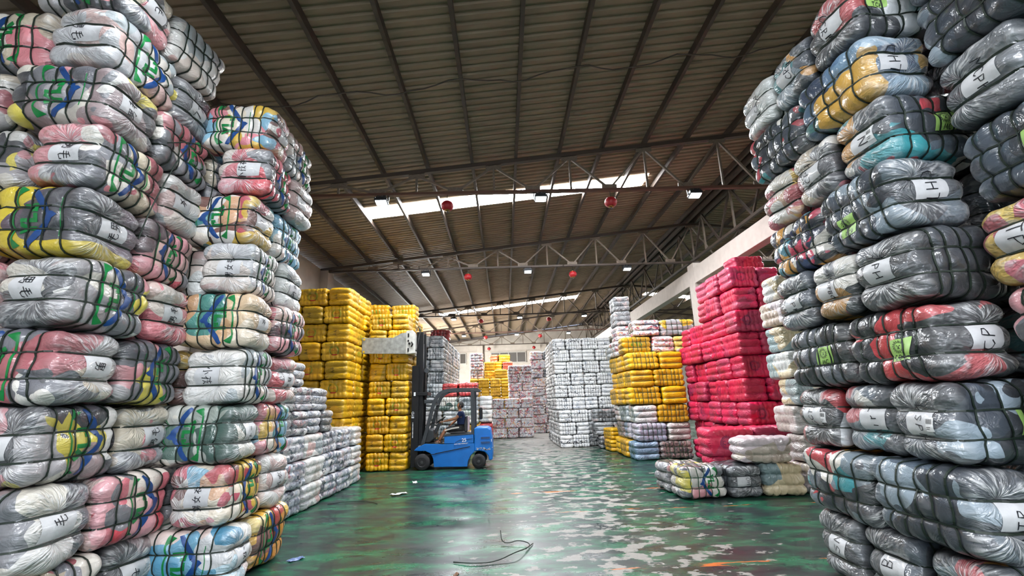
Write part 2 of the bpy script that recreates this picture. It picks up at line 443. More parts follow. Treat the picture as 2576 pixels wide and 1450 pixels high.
def floor_mat():
    mt, nt, b = new_mat('worn_green_floor')
    tc = node(nt, 'ShaderNodeTexCoord'); P = tc.outputs['Object']
    sx = node(nt, 'ShaderNodeSeparateXYZ'); nt.links.new(P, sx.inputs[0])
    X, Y = sx.outputs[0], sx.outputs[1]
    big = noise_n(nt, P, 0.55, 3, 0.6)
    mp = node(nt, 'ShaderNodeMapping'); mp.inputs['Rotation'].default_value = (0, 0, 0.5); mp.inputs['Scale'].default_value = (0.7, 1.5, 1)
    nt.links.new(P, mp.inputs[0])
    med = noise_n(nt, mp.outputs[0], 2.2, 7, 0.72, dist=0.4)
    fine = noise_n(nt, P, 24, 5, 0.7)
    paint = ramp(nt, med.outputs[0], [(0.28, lin('12181a')), (0.42, lin('1c2829')), (0.5, lin('1b4134')), (0.58, lin('1c6a49')), (0.7, lin('234a3a')), (0.85, lin('1d2829'))])
    # rubber and dirt films
    mp2 = node(nt, 'ShaderNodeMapping'); mp2.inputs['Rotation'].default_value = (0, 0, -0.25); mp2.inputs['Scale'].default_value = (0.35, 1.1, 1)
    nt.links.new(P, mp2.inputs[0])
    dirt = noise_n(nt, mp2.outputs[0], 1.6, 6, 0.65)
    dm = node(nt, 'ShaderNodeMapRange'); nt.links.new(dirt.outputs[0], dm.inputs[0]); dm.inputs[1].default_value = 0.45; dm.inputs[2].default_value = 0.62
    paint = mixc(nt, math_n(nt, 'MULTIPLY', dm.outputs[0], 0.72), paint, lin('1e2528'))
    # bare concrete patches, mostly along the driving lane
    lane = node(nt, 'ShaderNodeMapRange', interpolation_type='SMOOTHSTEP')
    nt.links.new(math_n(nt, 'ABSOLUTE', math_n(nt, 'SUBTRACT', X, math_n(nt, 'ADD', 1.2, math_n(nt, 'MULTIPLY', Y, 0.03)))), lane.inputs[0])
    lane.inputs[1].default_value = 0.2; lane.inputs[2].default_value = 2.8; lane.inputs[3].default_value = 0.115; lane.inputs[4].default_value = -0.05
    mp3 = node(nt, 'ShaderNodeMapping'); mp3.inputs['Scale'].default_value = (1.0, 1.5, 1); nt.links.new(P, mp3.inputs[0])
    chips = noise_n(nt, mp3.outputs[0], 3.1, 7, 0.62)
    far = node(nt, 'ShaderNodeMapRange'); nt.links.new(Y, far.inputs[0]); far.inputs[1].default_value = 13; far.inputs[2].default_value = 21; far.inputs[4].default_value = 0.14
    cm = node(nt, 'ShaderNodeMapRange')
    nt.links.new(math_n(nt, 'ADD', math_n(nt, 'ADD', chips.outputs[0], lane.outputs[0]), far.outputs[0]), cm.inputs[0])
    cm.inputs[1].default_value = 0.635; cm.inputs[2].default_value = 0.66
    conc = mixc(nt, fine.outputs[0], lin('6e6c68'), lin('a29d96'))
    col = mixc(nt, cm.outputs[0], paint, conc)
    # remains of orange marking lines across the lane
    orr = None
    for yl, wd, x0, x1 in ((5.35, 0.045, 0.9, 6.0), (7.95, 0.04, 0.2, 6.0), (9.6, 0.05, -0.6, 5.0)):
        band = node(nt, 'ShaderNodeMapRange'); nt.links.new(math_n(nt, 'ABSOLUTE', math_n(nt, 'SUBTRACT', Y, yl)), band.inputs[0])
        band.inputs[1].default_value = wd; band.inputs[2].default_value = wd * 1.3; band.inputs[3].default_value = 1; band.inputs[4].default_value = 0
        g = math_n(nt, 'MULTIPLY', band.outputs[0], math_n(nt, 'MULTIPLY', math_n(nt, 'GREATER_THAN', X, x0), math_n(nt, 'LESS_THAN', X, x1)))
        orr = g if orr is None else math_n(nt, 'ADD', orr, g)
    mp4 = node(nt, 'ShaderNodeMapping'); mp4.inputs['Scale'].default_value = (0.5, 2.0, 1); nt.links.new(P, mp4.inputs[0])
    on = noise_n(nt, mp4.outputs[0], 3.4, 5, 0.6)
    om = node(nt, 'ShaderNodeMapRange'); nt.links.new(on.outputs[0], om.inputs[0]); om.inputs[1].default_value = 0.56; om.inputs[2].default_value = 0.6
    col = mixc(nt, math_n(nt, 'MULTIPLY', orr, om.outputs[0]), col, lin('c8692a'))
    # fine scratches
    sc_ = noise_n(nt, mp2.outputs[0], 9, 8, 0.8, dist=1.0)
    sm = node(nt, 'ShaderNodeMapRange'); nt.links.new(sc_.outputs[0], sm.inputs[0]); sm.inputs[1].default_value = 0.63; sm.inputs[2].default_value = 0.7
    col = mixc(nt, math_n(nt, 'MULTIPLY', sm.outputs[0], 0.35), col, lin('77807c'))
    nt.links.new(col, b.inputs['Base Color'])
    b.inputs['Specular IOR Level'].default_value = 0.36
    rr = node(nt, 'ShaderNodeMapRange'); nt.links.new(math_n(nt, 'ADD', dirt.outputs[0], math_n(nt, 'MULTIPLY', cm.outputs[0], 0.25)), rr.inputs[0])
    rr.inputs[1].default_value = 0.3; rr.inputs[2].default_value = 0.85; rr.inputs[3].default_value = 0.2; rr.inputs[4].default_value = 0.5
    nt.links.new(rr.outputs[0], b.inputs['Roughness'])
    bp = node(nt, 'ShaderNodeBump'); bp.inputs['Strength'].default_value = 0.25; bp.inputs['Distance'].default_value = 0.004
    nt.links.new(math_n(nt, 'SUBTRACT', med.outputs[0], math_n(nt, 'MULTIPLY', cm.outputs[0], 0.6)), bp.inputs['Height'])
    nt.links.new(bp.outputs[0], b.inputs['Normal'])
    return mt


M['floor'] = floor_mat()
M['plaster'] = plain('pale_plaster', 'b9b0a6', 0.85, bumps=0.2, scale=3.0, var=0.08)
M['concrete'] = plain('painted_concrete', 'c9bfb6', 0.8, bumps=0.15, scale=5.0, var=0.07)
M['sheet'] = plain('grey_roof_sheet', '8c7964', 0.6, scale=2.0, var=0.12, spec=0.3)
M['steel'] = plain('brown_painted_steel', '41352c', 0.6, scale=6, var=0.3)
M['steel2'] = plain('grey_brown_steel', '6e6052', 0.6, scale=6, var=0.3)
M['red_steel'] = plain('rust_red_steel', '5a3a2c', 0.6, scale=6, var=0.25)
M['skylight'] = emit('bright_translucent_sheet', (0.93, 0.96, 1.0, 1), SKYLIGHT)
M['frame'] = plain('aluminium_window_frame', 'b6b2aa', 0.45, 0.3)
M['pane'] = plain('grey_window_glass', '5a5652', 0.12, var=0.05)

fl = mesh_from('floor', [(XE, YF, 0), (XE2, YF, 0), (XE2, YB, 0), (XE, YB, 0)], [(0, 1, 2, 3)])
tag(link('floor', fl, M['floor']), 'worn green painted concrete floor with bare patches', kind='structure')


def struct(o, label=None):
    o['kind'] = 'structure'
    if label: o['label'] = label
    return o


# walls
struct(MB().box((XE - 0.1, (28.0 + YF) / 2, 3.2), (0.2, 28.0 - YF, 6.4)).box((XE - 0.1, (34.0 + YB) / 2, 3.2), (0.2, YB - 34.0, 6.4)).box((XE - 0.1, 31.0, 5.6), (0.2, 6.0, 1.6)).build('wall_left', M['plaster']), 'pale plaster side wall behind the left stacks')
for i, y in enumerate((3.4, 9.6, 15.7, 24.6, 35.0)):
    struct(MB().box((XE + 0.14, y, 3.17), (0.28, 0.55, 6.34)).build('trim_%d' % (i + 1), M['plaster'], bevel=0.01), 'plaster pilaster standing against the left wall')
struct(MB().prism([(XE, 0), (XE2, 0), (XE2, ZE), (XRG, ZRG), (XE, ZE)], YB, YB + 0.2).build('wall_back', M['plaster']), 'pale gabled back wall with windows')
struct(MB().prism([(XE, 0), (-5.2, 0), (-5.2, 5.2), (5.6, 5.2), (5.6, 0), (XE2, 0), (XE2, ZE), (XRG, ZRG), (XE, ZE)], YF - 0.2, YF).build('wall_front', M['plaster']), 'front wall with a wide open doorway')
struct(MB().box((XE2 + 0.1, (YB + YF) / 2, 3.2), (0.2, YB - YF, 6.4)).build('wall_right', M['plaster']), 'pale plaster side wall on the far right')
for i, x in enumerate((-1.95, 3.3, 8.6)):
    struct(MB().box((x, YB - 0.12, 3.15), (0.5, 0.24, 6.3)).build('trim_%d' % (i + 6), M['plaster'], bevel=0.01), 'plaster pilaster on the back wall')
for i, z in enumerate((5.82,)):
    struct(MB().box((6.8, YB - 0.03, z), (26, 0.06, 0.05)).build('trim_%d' % (i + 9), M['plaster']), 'thin plaster ledge above the back windows')

# back wall windows
wn = 0
for cx, wd in ((-4.1, 2.0), (0.4, 2.85), (5.4, 2.85)):
    wn += 1
    root = struct(empty('window_%d' % wn, (cx, YB - 0.04, 5.3)), 'wide aluminium window of dark panes high in the back wall')
    hz = 0.42
    fr = MB()
    for zz in (-hz, hz): fr.box((0, 0, zz), (wd + 0.08, 0.08, 0.07))
    nx = 4
    for k in range(nx + 1): fr.box((-wd / 2 + wd * k / nx, 0, 0), (0.06, 0.08, 2 * hz))
    fr.build('window_frame', M['frame'], root)
    for k in range(nx):
        MB().box((-wd / 2 + wd * (k + 0.5) / nx, 0.01, 0), (wd / nx - 0.06, 0.02, 2 * hz - 0.07)).build('pane', M['pane'], root)

# ceiling: corrugated sheets laid eave to ridge, purlins under them
ceil = struct(empty('ceiling', (0, 0, 0)), 'sloping corrugated sheet roof on steel purlins')
SH_W = 0.72
prof = []
for k in range(4):
    b0 = k * SH_W / 4
    prof += [(b0, 0), (b0 + 0.085, 0), (b0 + 0.11, 0.035), (b0 + 0.155, 0.035)]
prof.append((SH_W + 0.012, 0.0))


def sheet_mesh(name, xa, xb):
    vs = []; fs = []
    for y, h in prof:
        for x in (xa, xb): vs.append((x, y, roof_z(x) + 0.16 + h))
    for i in range(len(prof) - 1): fs.append((2 * i, 2 * i + 1, 2 * i + 3, 2 * i + 2))
    return mesh_from(name, vs, fs)


left_sheet = sheet_mesh('roof_sheet', XE - 0.3, XRG)
right_sheet = sheet_mesh('roof_sheet', XRG, XE2 + 0.3)
SKY = {}   # sheet index -> (x0,x1) of translucent span on the left slope
nsh = int((YB + 0.3 - YF) / SH_W) + 1
for i in range(nsh):
    y = YF - 0.2 + i * SH_W
    spans = []
    for ys, xa, xb in ((11.37, -3.66, 4.15), (26.3, -3.66, 4.6), (-3.0, -3.66, 4.15)):
        if y <= ys + 0.36 < y + SH_W: spans = [(xa, xb)]
    if spans:
        xa, xb = spans[0]
        link('roof_sheet', sheet_mesh('roof_sheet', XE - 0.3, xa), M['sheet'], ceil, (0, y, 0))
        link('roof_sheet', sheet_mesh('roof_sheet', xb, XRG), M['sheet'], ceil, (0, y, 0))
        o = link('skylight_sheet', sheet_mesh('skylight_sheet', xa, xb), M['skylight'], ceil, (0, y, 0))
        o['label'] = 'bright translucent skylight sheet'
        link('roof_sheet', sheet_mesh('roof_sheet', XRG, 8.6), M['sheet'], ceil, (0, y, 0))
        o = link('skylight_sheet', sheet_mesh('skylight_sheet', 8.6, 16.0), M['skylight'], ceil, (0, y, 0))
        o['label'] = 'bright translucent skylight sheet'
        link('roof_sheet', sheet_mesh('roof_sheet', 16.0, XE2 + 0.3), M['sheet'], ceil, (0, y, 0))
    else:
        link('roof_sheet', left_sheet, M['sheet'], ceil, (0, y, 0))
        link('roof_sheet', right_sheet, M['sheet'], ceil, (0, y, 0))
pur = MB().box((0, 0, 0), (0.062, YB - YF, 0.15)).mesh('purlin')
xs = [-0.6 + 1.012 * k for k in range(-5, 8)]
for x in xs:
    for xx in {x, 2 * XRG - x}:
        link('purlin', pur, M['steel'], ceil, (xx, (YB + YF) / 2, roof_z(xx) + 0.08))
link('ridge_purlin', MB().box((-0.16, 0, 0), (0.1, YB - YF, 0.2)).mesh('ridge_purlin'), M['steel'], ceil, (XRG, (YB + YF) / 2, ZRG + 0.0))
link('ridge_purlin', MB().box((0.16, 0, 0), (0.1, YB - YF, 0.2)).mesh('ridge_purlin'), M['steel'], ceil, (XRG, (YB + YF) / 2, ZRG + 0.0))
# a loose cable hung under the purlins
pts = []
for k in range(60):
    x = -6 + 12.8 * k / 59
    pts.append((x, 6.75 + 0.1 * math.sin(k * 0.7), roof_z(x) - 0.02 - 0.05 * abs(math.sin(k * 0.9))))
MB().tube(pts, 0.012, 5).build('cable', M['steel'], ceil)

# trusses
TRUSS_Y = [3.4, 9.55, 15.5, 24.5, 30.9, 37.7]
ZB = 6.3
unit = MB().box((0, 0, 0), (1, 1, 1)).mesh('truss_member')


def member(root, a, b, wd, ht, mat, name):
    a = Vector(a); b = Vector(b); d = b - a; L = d.length; d.normalize()
    upv = Vector((0, 0, 1)) if abs(d.z) < 0.95 else Vector((0, 1, 0))
    x = d.cross(upv).normalized(); y = x.cross(d)
    o = link(name, unit, mat, root)
    mm = Matrix((x, d, y)).transposed().to_4x4()
    mm.translation = (a + b) / 2
    o.matrix_local = mm @ Matrix.Diagonal((wd, L, ht, 1))
    return o


ordn = ['first', 'second', 'third', 'fourth', 'fifth', 'sixth', 'seventh', 'eighth', 'ninth', 'tenth', 'eleventh']
tlabs = ['steel roof truss just above the camera', 'nearest steel roof truss spanning the hall below the skylight', 'steel roof truss meeting the concrete column on the right',
         'steel roof truss in front of the far skylight strip', 'rust-red steel roof truss beyond the far skylight', 'steel roof truss standing against the back wall']
for ti, ty in enumerate(TRUSS_Y):
    root = struct(empty('roof_truss', (0, ty, 0)), tlabs[ti])
    st = M['steel2']
    chord = M['steel'] if ti not in (1, 4) else M['red_steel']
    member(root, (XE, 0, ZE - 0.05), (XRG, 0, ZRG - 0.1), 0.11, 0.09, M['steel'], 'top_chord')
    member(root, (XRG, 0, ZRG - 0.1), (XE2, 0, ZE - 0.05), 0.11, 0.09, M['steel'], 'top_chord')
    member(root, (XE, 0, ZB), (XE2, 0, ZB), 0.1, 0.06, chord, 'bottom_chord')
    tn = [XRG - 1.74 * k for k in range(0, 8)]
    for side in (1, -1):
        for k, x in enumerate(tn):
            xm = x if side == 1 else 2 * XRG - x
            if k == 0 and side == -1: continue
            zt = roof_z(xm) - 0.13
            if zt - ZB < 0.08: continue
            member(root, (xm, 0, zt), (xm, 0, ZB), 0.045, 0.045, st, 'web_post')
            member(root, (xm, 0, zt - 0.03), (xm + 0.3, 0, zt + 0.03 * side * -1 + 0.0), 0.03, 0.16, st, 'gusset_plate') if False else None
            g = link('gusset_plate', unit, st, root, (xm, 0, zt - 0.02)); g.scale = (0.36, 0.03, 0.15)
        for k in range(len(tn) - 1):
            xa = tn[k]; xb = tn[k + 1]; xc = (xa + xb) / 2
            for xq in (xa, xb):
                A = xq if side == 1 else 2 * XRG - xq
                B = xc if side == 1 else 2 * XRG - xc
                if roof_z(A) - 0.13 - ZB < 0.1: continue
                member(root, (A, 0, roof_z(A) - 0.15), (B, 0, ZB + 0.03), 0.05, 0.042, st, 'web_diagonal')
            B = xc if side == 1 else 2 * XRG - xc
            g = link('gusset_plate', unit, st, root, (B, 0, ZB + 0.06)); g.scale = (0.34, 0.03, 0.16)
# longitudinal bracing under the ridge
for ti in range(len(TRUSS_Y) - 1):
    ya, yb = TRUSS_Y[ti], TRUSS_Y[ti + 1]
    root = struct(empty('ridge_brace', (XRG, 0, 0)), 'lengthwise ridge bracing between the %s and %s trusses' % (ordn[ti], ordn[ti + 1]))
    member(root, (0, ya, ZB + 0.1), (0, yb, ZB + 0.1), 0.09, 0.08, M['steel'], 'bottom_chord')
    n = max(3, round((yb - ya) / 2.0))
    for k in range(n):
        y0 = ya + (yb - ya) * k / n; y1 = ya + (yb - ya) * (k + 1) / n; ym = (y0 + y1) / 2
        member(root, (0, y0, ZB + 0.12), (0, ym, ZRG - 0.15), 0.05, 0.06, M['steel'], 'web_diagonal')
        member(root, (0, y1, ZB + 0.12), (0, ym, ZRG - 0.15), 0.05, 0.06, M['steel'], 'web_diagonal')
        member(root, (0, ym, ZB + 0.1), (0, ym, ZRG - 0.15), 0.05, 0.05, M['steel2'], 'web_post')

# concrete columns and beam under the ridge line
ncol = 0
for y in (3.4, 15.45, 24.5, 37.6):
    ncol += 1
    struct(MB().box((6.9, y, 3.1), (0.55, 0.5, 6.2)).build('concrete_column', M['concrete'], bevel=0.015), ['square concrete column beside the near right stack', 'square concrete column rising behind the crimson bales', 'square concrete column behind the far yellow bales', 'square concrete column at the back wall'][ncol - 1])
struct(MB().box((6.78, (YF + YB) / 2, 5.75), (0.3, YB - YF, 0.56)).build('concrete_beam', M['concrete'], bevel=0.012), 'long pale concrete beam running to the back on columns')
# ------------------------------------------------------------------ lamps and lanterns
M['lens'] = emit('lit_lamp_lens', (0.9, 0.96, 1.0, 1), 22.0)
M['housing'] = plain('dark_lamp_housing', '2a2c30', 0.4)
M['lantern'] = plain('red_lantern_silk', '9c1820', 0.45, var=0.15)
M['gold'] = plain('gold_cap', '8a6a2a', 0.4, 0.6)
lamp_h = MB().box((0, 0, 0.05), (0.28, 0.22, 0.06)).box((0, 0, 0.1), (0.24, 0.16, 0.06)).mesh('housing', bevel=0.012)
fin = MB()
for k in range(5): fin.box((-0.09 + 0.045 * k, 0, 0.145), (0.012, 0.15, 0.05))
lamp_f = fin.mesh('cooling_fins')
lamp_l = MB().box((0, 0, 0.014), (0.23, 0.17, 0.014)).mesh('lens')
lamp_b = MB().bar((-0.155, 0, 0.05), (-0.155, 0, 0.2), 0.02, 0.03, (0, 1, 0)).bar((0.155, 0, 0.05), (0.155, 0, 0.2), 0.02, 0.03, (0, 1, 0)).bar((-0.155, 0, 0.2), (0.155, 0, 0.2), 0.03, 0.02).mesh('bracket')
pos_w = ['left', 'middle', 'right']
for ti, ty in enumerate(TRUSS_Y[:5]):
    for k, x in enumerate((-2.62, 0.93, 4.42)):
        r = empty('floodlight', (x, ty - 0.02, 6.09), (math.radians(-12), 0, 0))
        tag(r, 'small lit LED floodlight, %s one on the %s' % (pos_w[k], ['truss above the camera', 'nearest truss', 'second truss back', 'third truss back', 'rust-red far truss'][ti]), 'light', 'floodlights under the roof trusses')
        link('housing', lamp_h, M['housing'], r); link('cooling_fins', lamp_f, M['housing'], r)
        link('lens', lamp_l, M['lens'], r); link('bracket', lamp_b, M['housing'], r)
        ld = bpy.data.lights.new('floodlight_beam', 'AREA')
        ld.shape = 'RECTANGLE'; ld.size = 0.28; ld.size_y = 0.2; ld.energy = LAMP_W; ld.color = (0.92, 0.97, 1.0)
        lo = bpy.data.objects.new('floodlight_beam', ld); COL.objects.link(lo); lo.parent = r; lo.location = (0, 0, 0.0)
n_l = 14
lprof = [(0.05, -0.1)] + [(0.14 * math.sin(PI * (0.16 + 0.68 * k / n_l)) ** 0.55, -0.095 + 0.19 * k / n_l) for k in range(n_l + 1)] + [(0.05, 0.1)]
lan_m = MB().lathe(lprof, n=20).mesh('lantern_body', smooth=True)
lan_c = MB().lathe([(0.06, 0.094), (0.06, 0.114), (0.03, 0.124)], n=12).lathe([(0.03, -0.124), (0.06, -0.114), (0.06, -0.094)], n=12).mesh('lantern_cap')
lan_s = MB().tube([(0, 0, 0.11), (0, 0, 0.3)], 0.006, 5).mesh('cord')
lan_t = MB().tube([(0, 0, -0.12), (0.01, 0, -0.15), (0.025, 0, -0.17)], 0.012, 5).mesh('tassel')
for ti, ty in enumerate(TRUSS_Y[1:]):
    for k, x in enumerate((-1.16, 2.5)):
        r = empty('paper_lantern', (x, ty + 0.0, 6.0 - (0.02 if ti else 0.0)))
        tag(r, 'round red hanging lantern, %s one under the %s' % (['left', 'right'][k], ['nearest truss', 'second truss back', 'third truss back', 'rust-red far truss', 'back wall truss'][ti]), 'lantern', 'red lanterns under the trusses')
        link('lantern_body', lan_m, M['lantern'], r); link('lantern_cap', lan_c, M['gold'], r)
        link('cord', lan_s, M['housing'], r); link('tassel', lan_t, M['housing'], r)

# ------------------------------------------------------------------ bales


def to_q(p, ne):
    s = (np.abs(p) ** ne).sum(1) ** (1 / ne)
    return p / s[:, None]


class Shape:
    def __init__(s, seed, xs, ends=0.085, pin=0.05, ne=6.2, ex=0.5):
        s.ne = ne; s.ex = ex
        r = random.Random(seed); s.seed = seed
        s.xs = [x + r.uniform(-0.03, 0.03) for x in xs]
        s.zs = [-1 / 3 + r.uniform(-0.03, 0.03), 1 / 3 + r.uniform(-0.03, 0.03)]
        s.ends, s.pin = ends, pin
        s.off = Vector((r.uniform(0, 50), r.uniform(0, 50), r.uniform(0, 50)))
        s.sh = (r.uniform(-0.03, 0.03), r.uniform(-0.03, 0.03))
    def G(s, q):
        q = np.asarray(q, float)
        x, y, z = q[:, 0].copy(), q[:, 1].copy(), q[:, 2].copy()
        # three lobes between the two lengthwise straps
        dz = np.minimum(np.abs(z - s.zs[0]), np.abs(z - s.zs[1]))
        L = np.sin(np.clip(dz / 0.3, 0, 1) * PI / 2) ** s.ex
        dipz = 1 - L
        # lobes between the girth straps
        dx = np.min(np.abs(x[:, None] - np.array(s.xs)[None, :]), axis=1)
        hw = (s.xs[-1] - s.xs[0]) / max(1, len(s.xs) - 1) / 2
        dipx = 1 - np.sin(np.clip(dx / hw, 0, 1) * PI / 2) ** s.ex
        px = BA * x * (1 - s.ends * dipz)
        py = BB * y * (1 - 0.66 * s.ends * dipz) * (1 - s.pin * dipx)
        pz = BC * z * (1 - s.pin * 1.0 * dipx)
        # the ends of the three lobes stagger
        lob = np.where(z > s.zs[1], 1, np.where(z < s.zs[0], -1, 0))
        px = px * (1 + 0.02 * lob * np.sign(x) * (1 if s.seed % 2 else -1))
        px = px + s.sh[0] * z * 0.5; py = py + s.sh[1] * z * 0.5
        P = np.stack([px, py, pz], 1)
        am = 0.04 if s.ne < 6.5 else 0.026
        for i in range(len(P)):
            v = Vector((q[i, 0] * 1.5, q[i, 1] * 1.1, q[i, 2] * 1.1)) + s.off
            n1 = mnoise.noise(v) * am + mnoise.noise(v * 3.1) * am * 0.35
            P[i] += s.nrm1(q[i]) * n1
        return P
    def nrm1(s, q):
        n = np.sign(q) * np.abs(q) ** (s.ne - 1) / np.array((BA, BB, BC))
        return n / (np.linalg.norm(n) + 1e-9)
    def body(s, name, nx, ny, nz):
        idx = {}; ps = []; fs = []
        def brk(pts, n):
            # grid lines fall on the strap creases
            pts = [-1] + sorted(pts) + [1]; out = [-1.0]
            for a, b_ in zip(pts[:-1], pts[1:]):
                k = max(2, round(n * (b_ - a) / 2)); out += [a + (b_ - a) * i / k for i in range(1, k + 1)]
            return np.array(out)
        X, Y, Z = brk(s.xs, nx), np.linspace(-1, 1, ny + 1), brk(s.zs, nz)
        nx, nz = len(X) - 1, len(Z) - 1
        def vid(i, j, k):
            if (i, j, k) not in idx:
                idx[(i, j, k)] = len(ps); ps.append((X[i], Y[j], Z[k]))
            return idx[(i, j, k)]
        for i in range(nx):
            for j in range(ny):
                fs.append((vid(i, j, nz), vid(i + 1, j, nz), vid(i + 1, j + 1, nz), vid(i, j + 1, nz)))
                fs.append((vid(i, j, 0), vid(i, j + 1, 0), vid(i + 1, j + 1, 0), vid(i + 1, j, 0)))
        for i in range(nx):
            for k in range(nz):
                fs.append((vid(i, 0, k), vid(i + 1, 0, k), vid(i + 1, 0, k + 1), vid(i, 0, k + 1)))
                fs.append((vid(i, ny, k), vid(i, ny, k + 1), vid(i + 1, ny, k + 1), vid(i + 1, ny, k)))
        for j in range(ny):
            for k in range(nz):
                fs.append((vid(0, j, k), vid(0, j, k + 1), vid(0, j + 1, k + 1), vid(0, j + 1, k)))
                fs.append((vid(nx, j, k), vid(nx, j + 1, k), vid(nx, j + 1, k + 1), vid(nx, j, k + 1)))
        return mesh_from(name, s.G(to_q(np.array(ps), s.ne)), fs, True)
    def ring(s, name, axis, at, n, half, th=0.005):
        a = np.linspace(0, 2 * PI, n, endpoint=False)
        c, d = np.cos(a), np.sin(a)
        rows = []
        for o, h in ((-half, 0.0), (-half, th), (half, th), (half, 0.0)):
            t = at + o
            sca = ((np.abs(c) ** s.ne + np.abs(d) ** s.ne) / (1 - abs(t) ** s.ne)) ** (1 / s.ne)
            q = np.stack([np.full(n, t), c / sca, d / sca], 1) if axis == 'x' else np.stack([c / sca, d / sca, np.full(n, t)], 1)
            P = s.G(q)
            N = np.array([s.nrm1(v) for v in q])
            if axis == 'x': N[:, 0] = 0
            else: N[:, 2] = 0
            N /= np.linalg.norm(N, axis=1)[:, None] + 1e-9
            rows.append(P + N * (0.003 + h + (0.002 if axis == 'x' else 0)))
        vs = []; fs = []
        for i in range(n):
            for k in range(4): vs.append(rows[k][i])
        for i in range(n):
            j = (i + 1) % n
            for k in range(4):
                l = (k + 1) % 4
                fs.append((i * 4 + k, j * 4 + k, j * 4 + l, i * 4 + l))
        return mesh_from(name, vs, fs, False)
    def on_face(s, face, uv, off):
        """uv in metres on a face -> surface points. face: '-y','+y','-x','+x'; u along length (or depth), v up"""
        uv = np.asarray(uv, float); n = len(uv)
        if face[1] == 'y':
            sg = -1 if face[0] == '-' else 1
            u = np.clip(uv[:, 0] / BA, -0.98, 0.98)
            p = np.stack([u * (1 if sg < 0 else -1), np.full(n, sg, float), np.clip(uv[:, 1] / BC, -0.98, 0.98)], 1)
        else:
            sg = -1 if face[0] == '-' else 1
            u = np.clip(uv[:, 0] / BB, -0.98, 0.98)
            p = np.stack([np.full(n, sg, float), u * (1 if sg > 0 else -1), np.clip(uv[:, 1] / BC, -0.98, 0.98)], 1)
        q = to_q(p, s.ne); P = s.G(q)
        return P + np.array([s.nrm1(v) for v in q]) * off
    def strokes(s, name, face, strokes, off, step=0.012):
        """strokes: list of [(u,v,width),...] drawn as ribbons on the face"""
        vs = []; fs = []
        for st in strokes:
            dense = []
            for (a, b) in zip(st[:-1], st[1:]):
                L = math.hypot(b[0] - a[0], b[1] - a[1]); n = max(1, int(L / step))
                for i in range(n): dense.append(tuple(a[j] + (b[j] - a[j]) * i / n for j in range(3)))
            dense.append(st[-1])
            if len(dense) < 2: continue
            uv = []; wmax = max(d[2] for d in dense); nw = 1 if wmax < 0.014 else (2 if wmax < 0.03 else 4)
            for i, d in enumerate(dense):
                e = dense[min(i + 1, len(dense) - 1)]; f = dense[max(i - 1, 0)]
                tx, ty = e[0] - f[0], e[1] - f[1]; l = math.hypot(tx, ty) or 1
                nx_, ny_ = -ty / l, tx / l
                for k in range(nw + 1):
                    o = (k / nw - 0.5) * d[2]
                    uv.append((d[0] + nx_ * o, d[1] + ny_ * o))
            b0 = len(vs); P = s.on_face(face, uv, off); vs += list(P)
            for i in range(len(dense) - 1):
                for k in range(nw):
                    a = b0 + i * (nw + 1) + k
                    fs.append((a, a + 1, a + nw + 2, a + nw + 1))
        return mesh_from(name, vs, fs, True)
    def patch(s, name, face, u0, u1, v0, v1, off, n=8, skew=0.0):
        uv = []; fs = []
        for i in range(n + 1):
            for k in range(n + 1):
                v = v0 + (v1 - v0) * k / n
                uv.append((u0 + (u1 - u0) * i / n + skew * (v - v0), v + skew * 0.4 * (u1 - u0) * i / n))
        for i in range(n):
            for k in range(n):
                a = i * (n + 1) + k
                fs.append((a, a + n + 1, a + n + 2, a + 1))
        return mesh_from(name, s.on_face(face, uv, off), fs, True)


S6 = [-0.66, -0.4, -0.13, 0.13, 0.4, 0.66]
S5 = [-0.62, -0.31, 0.0, 0.31, 0.62]
S4 = [-0.58, -0.155, 0.155, 0.58]
S7 = [-0.72, -0.48, -0.24, 0.0, 0.24, 0.48, 0.72]
NEAR = [Shape(11, S5, .13, .065), Shape(12, S5, .15, .06), Shape(13, S4, .13, .06), Shape(14, S5, .16, .07), Shape(15, S6, .14, .06)]
MID = [Shape(21, S5, 0.12, 0.06, 8, .38), Shape(22, S6, 0.13, 0.055, 8, .38), Shape(23, S5, 0.14, 0.06, 7, .38), Shape(24, S6, 0.11, 0.055, 9, .38)]
FAR = [Shape(31, S5, 0.12, 0.07, 8, .4), Shape(32, S4, 0.12, 0.07, 8, .4)]
SHAPES = {'n': NEAR, 'm': MID, 'f': FAR}
RES = {'n': (48, 18, 27), 'm': (36, 11, 18), 'f': (24, 7, 12)}
CACHE = {}


def cached(key, fn):
    if key not in CACHE: CACHE[key] = fn()
    return CACHE[key]


# ---- drawn marks
def thick(pts, wd): return [(p[0], p[1], wd) for p in pts]


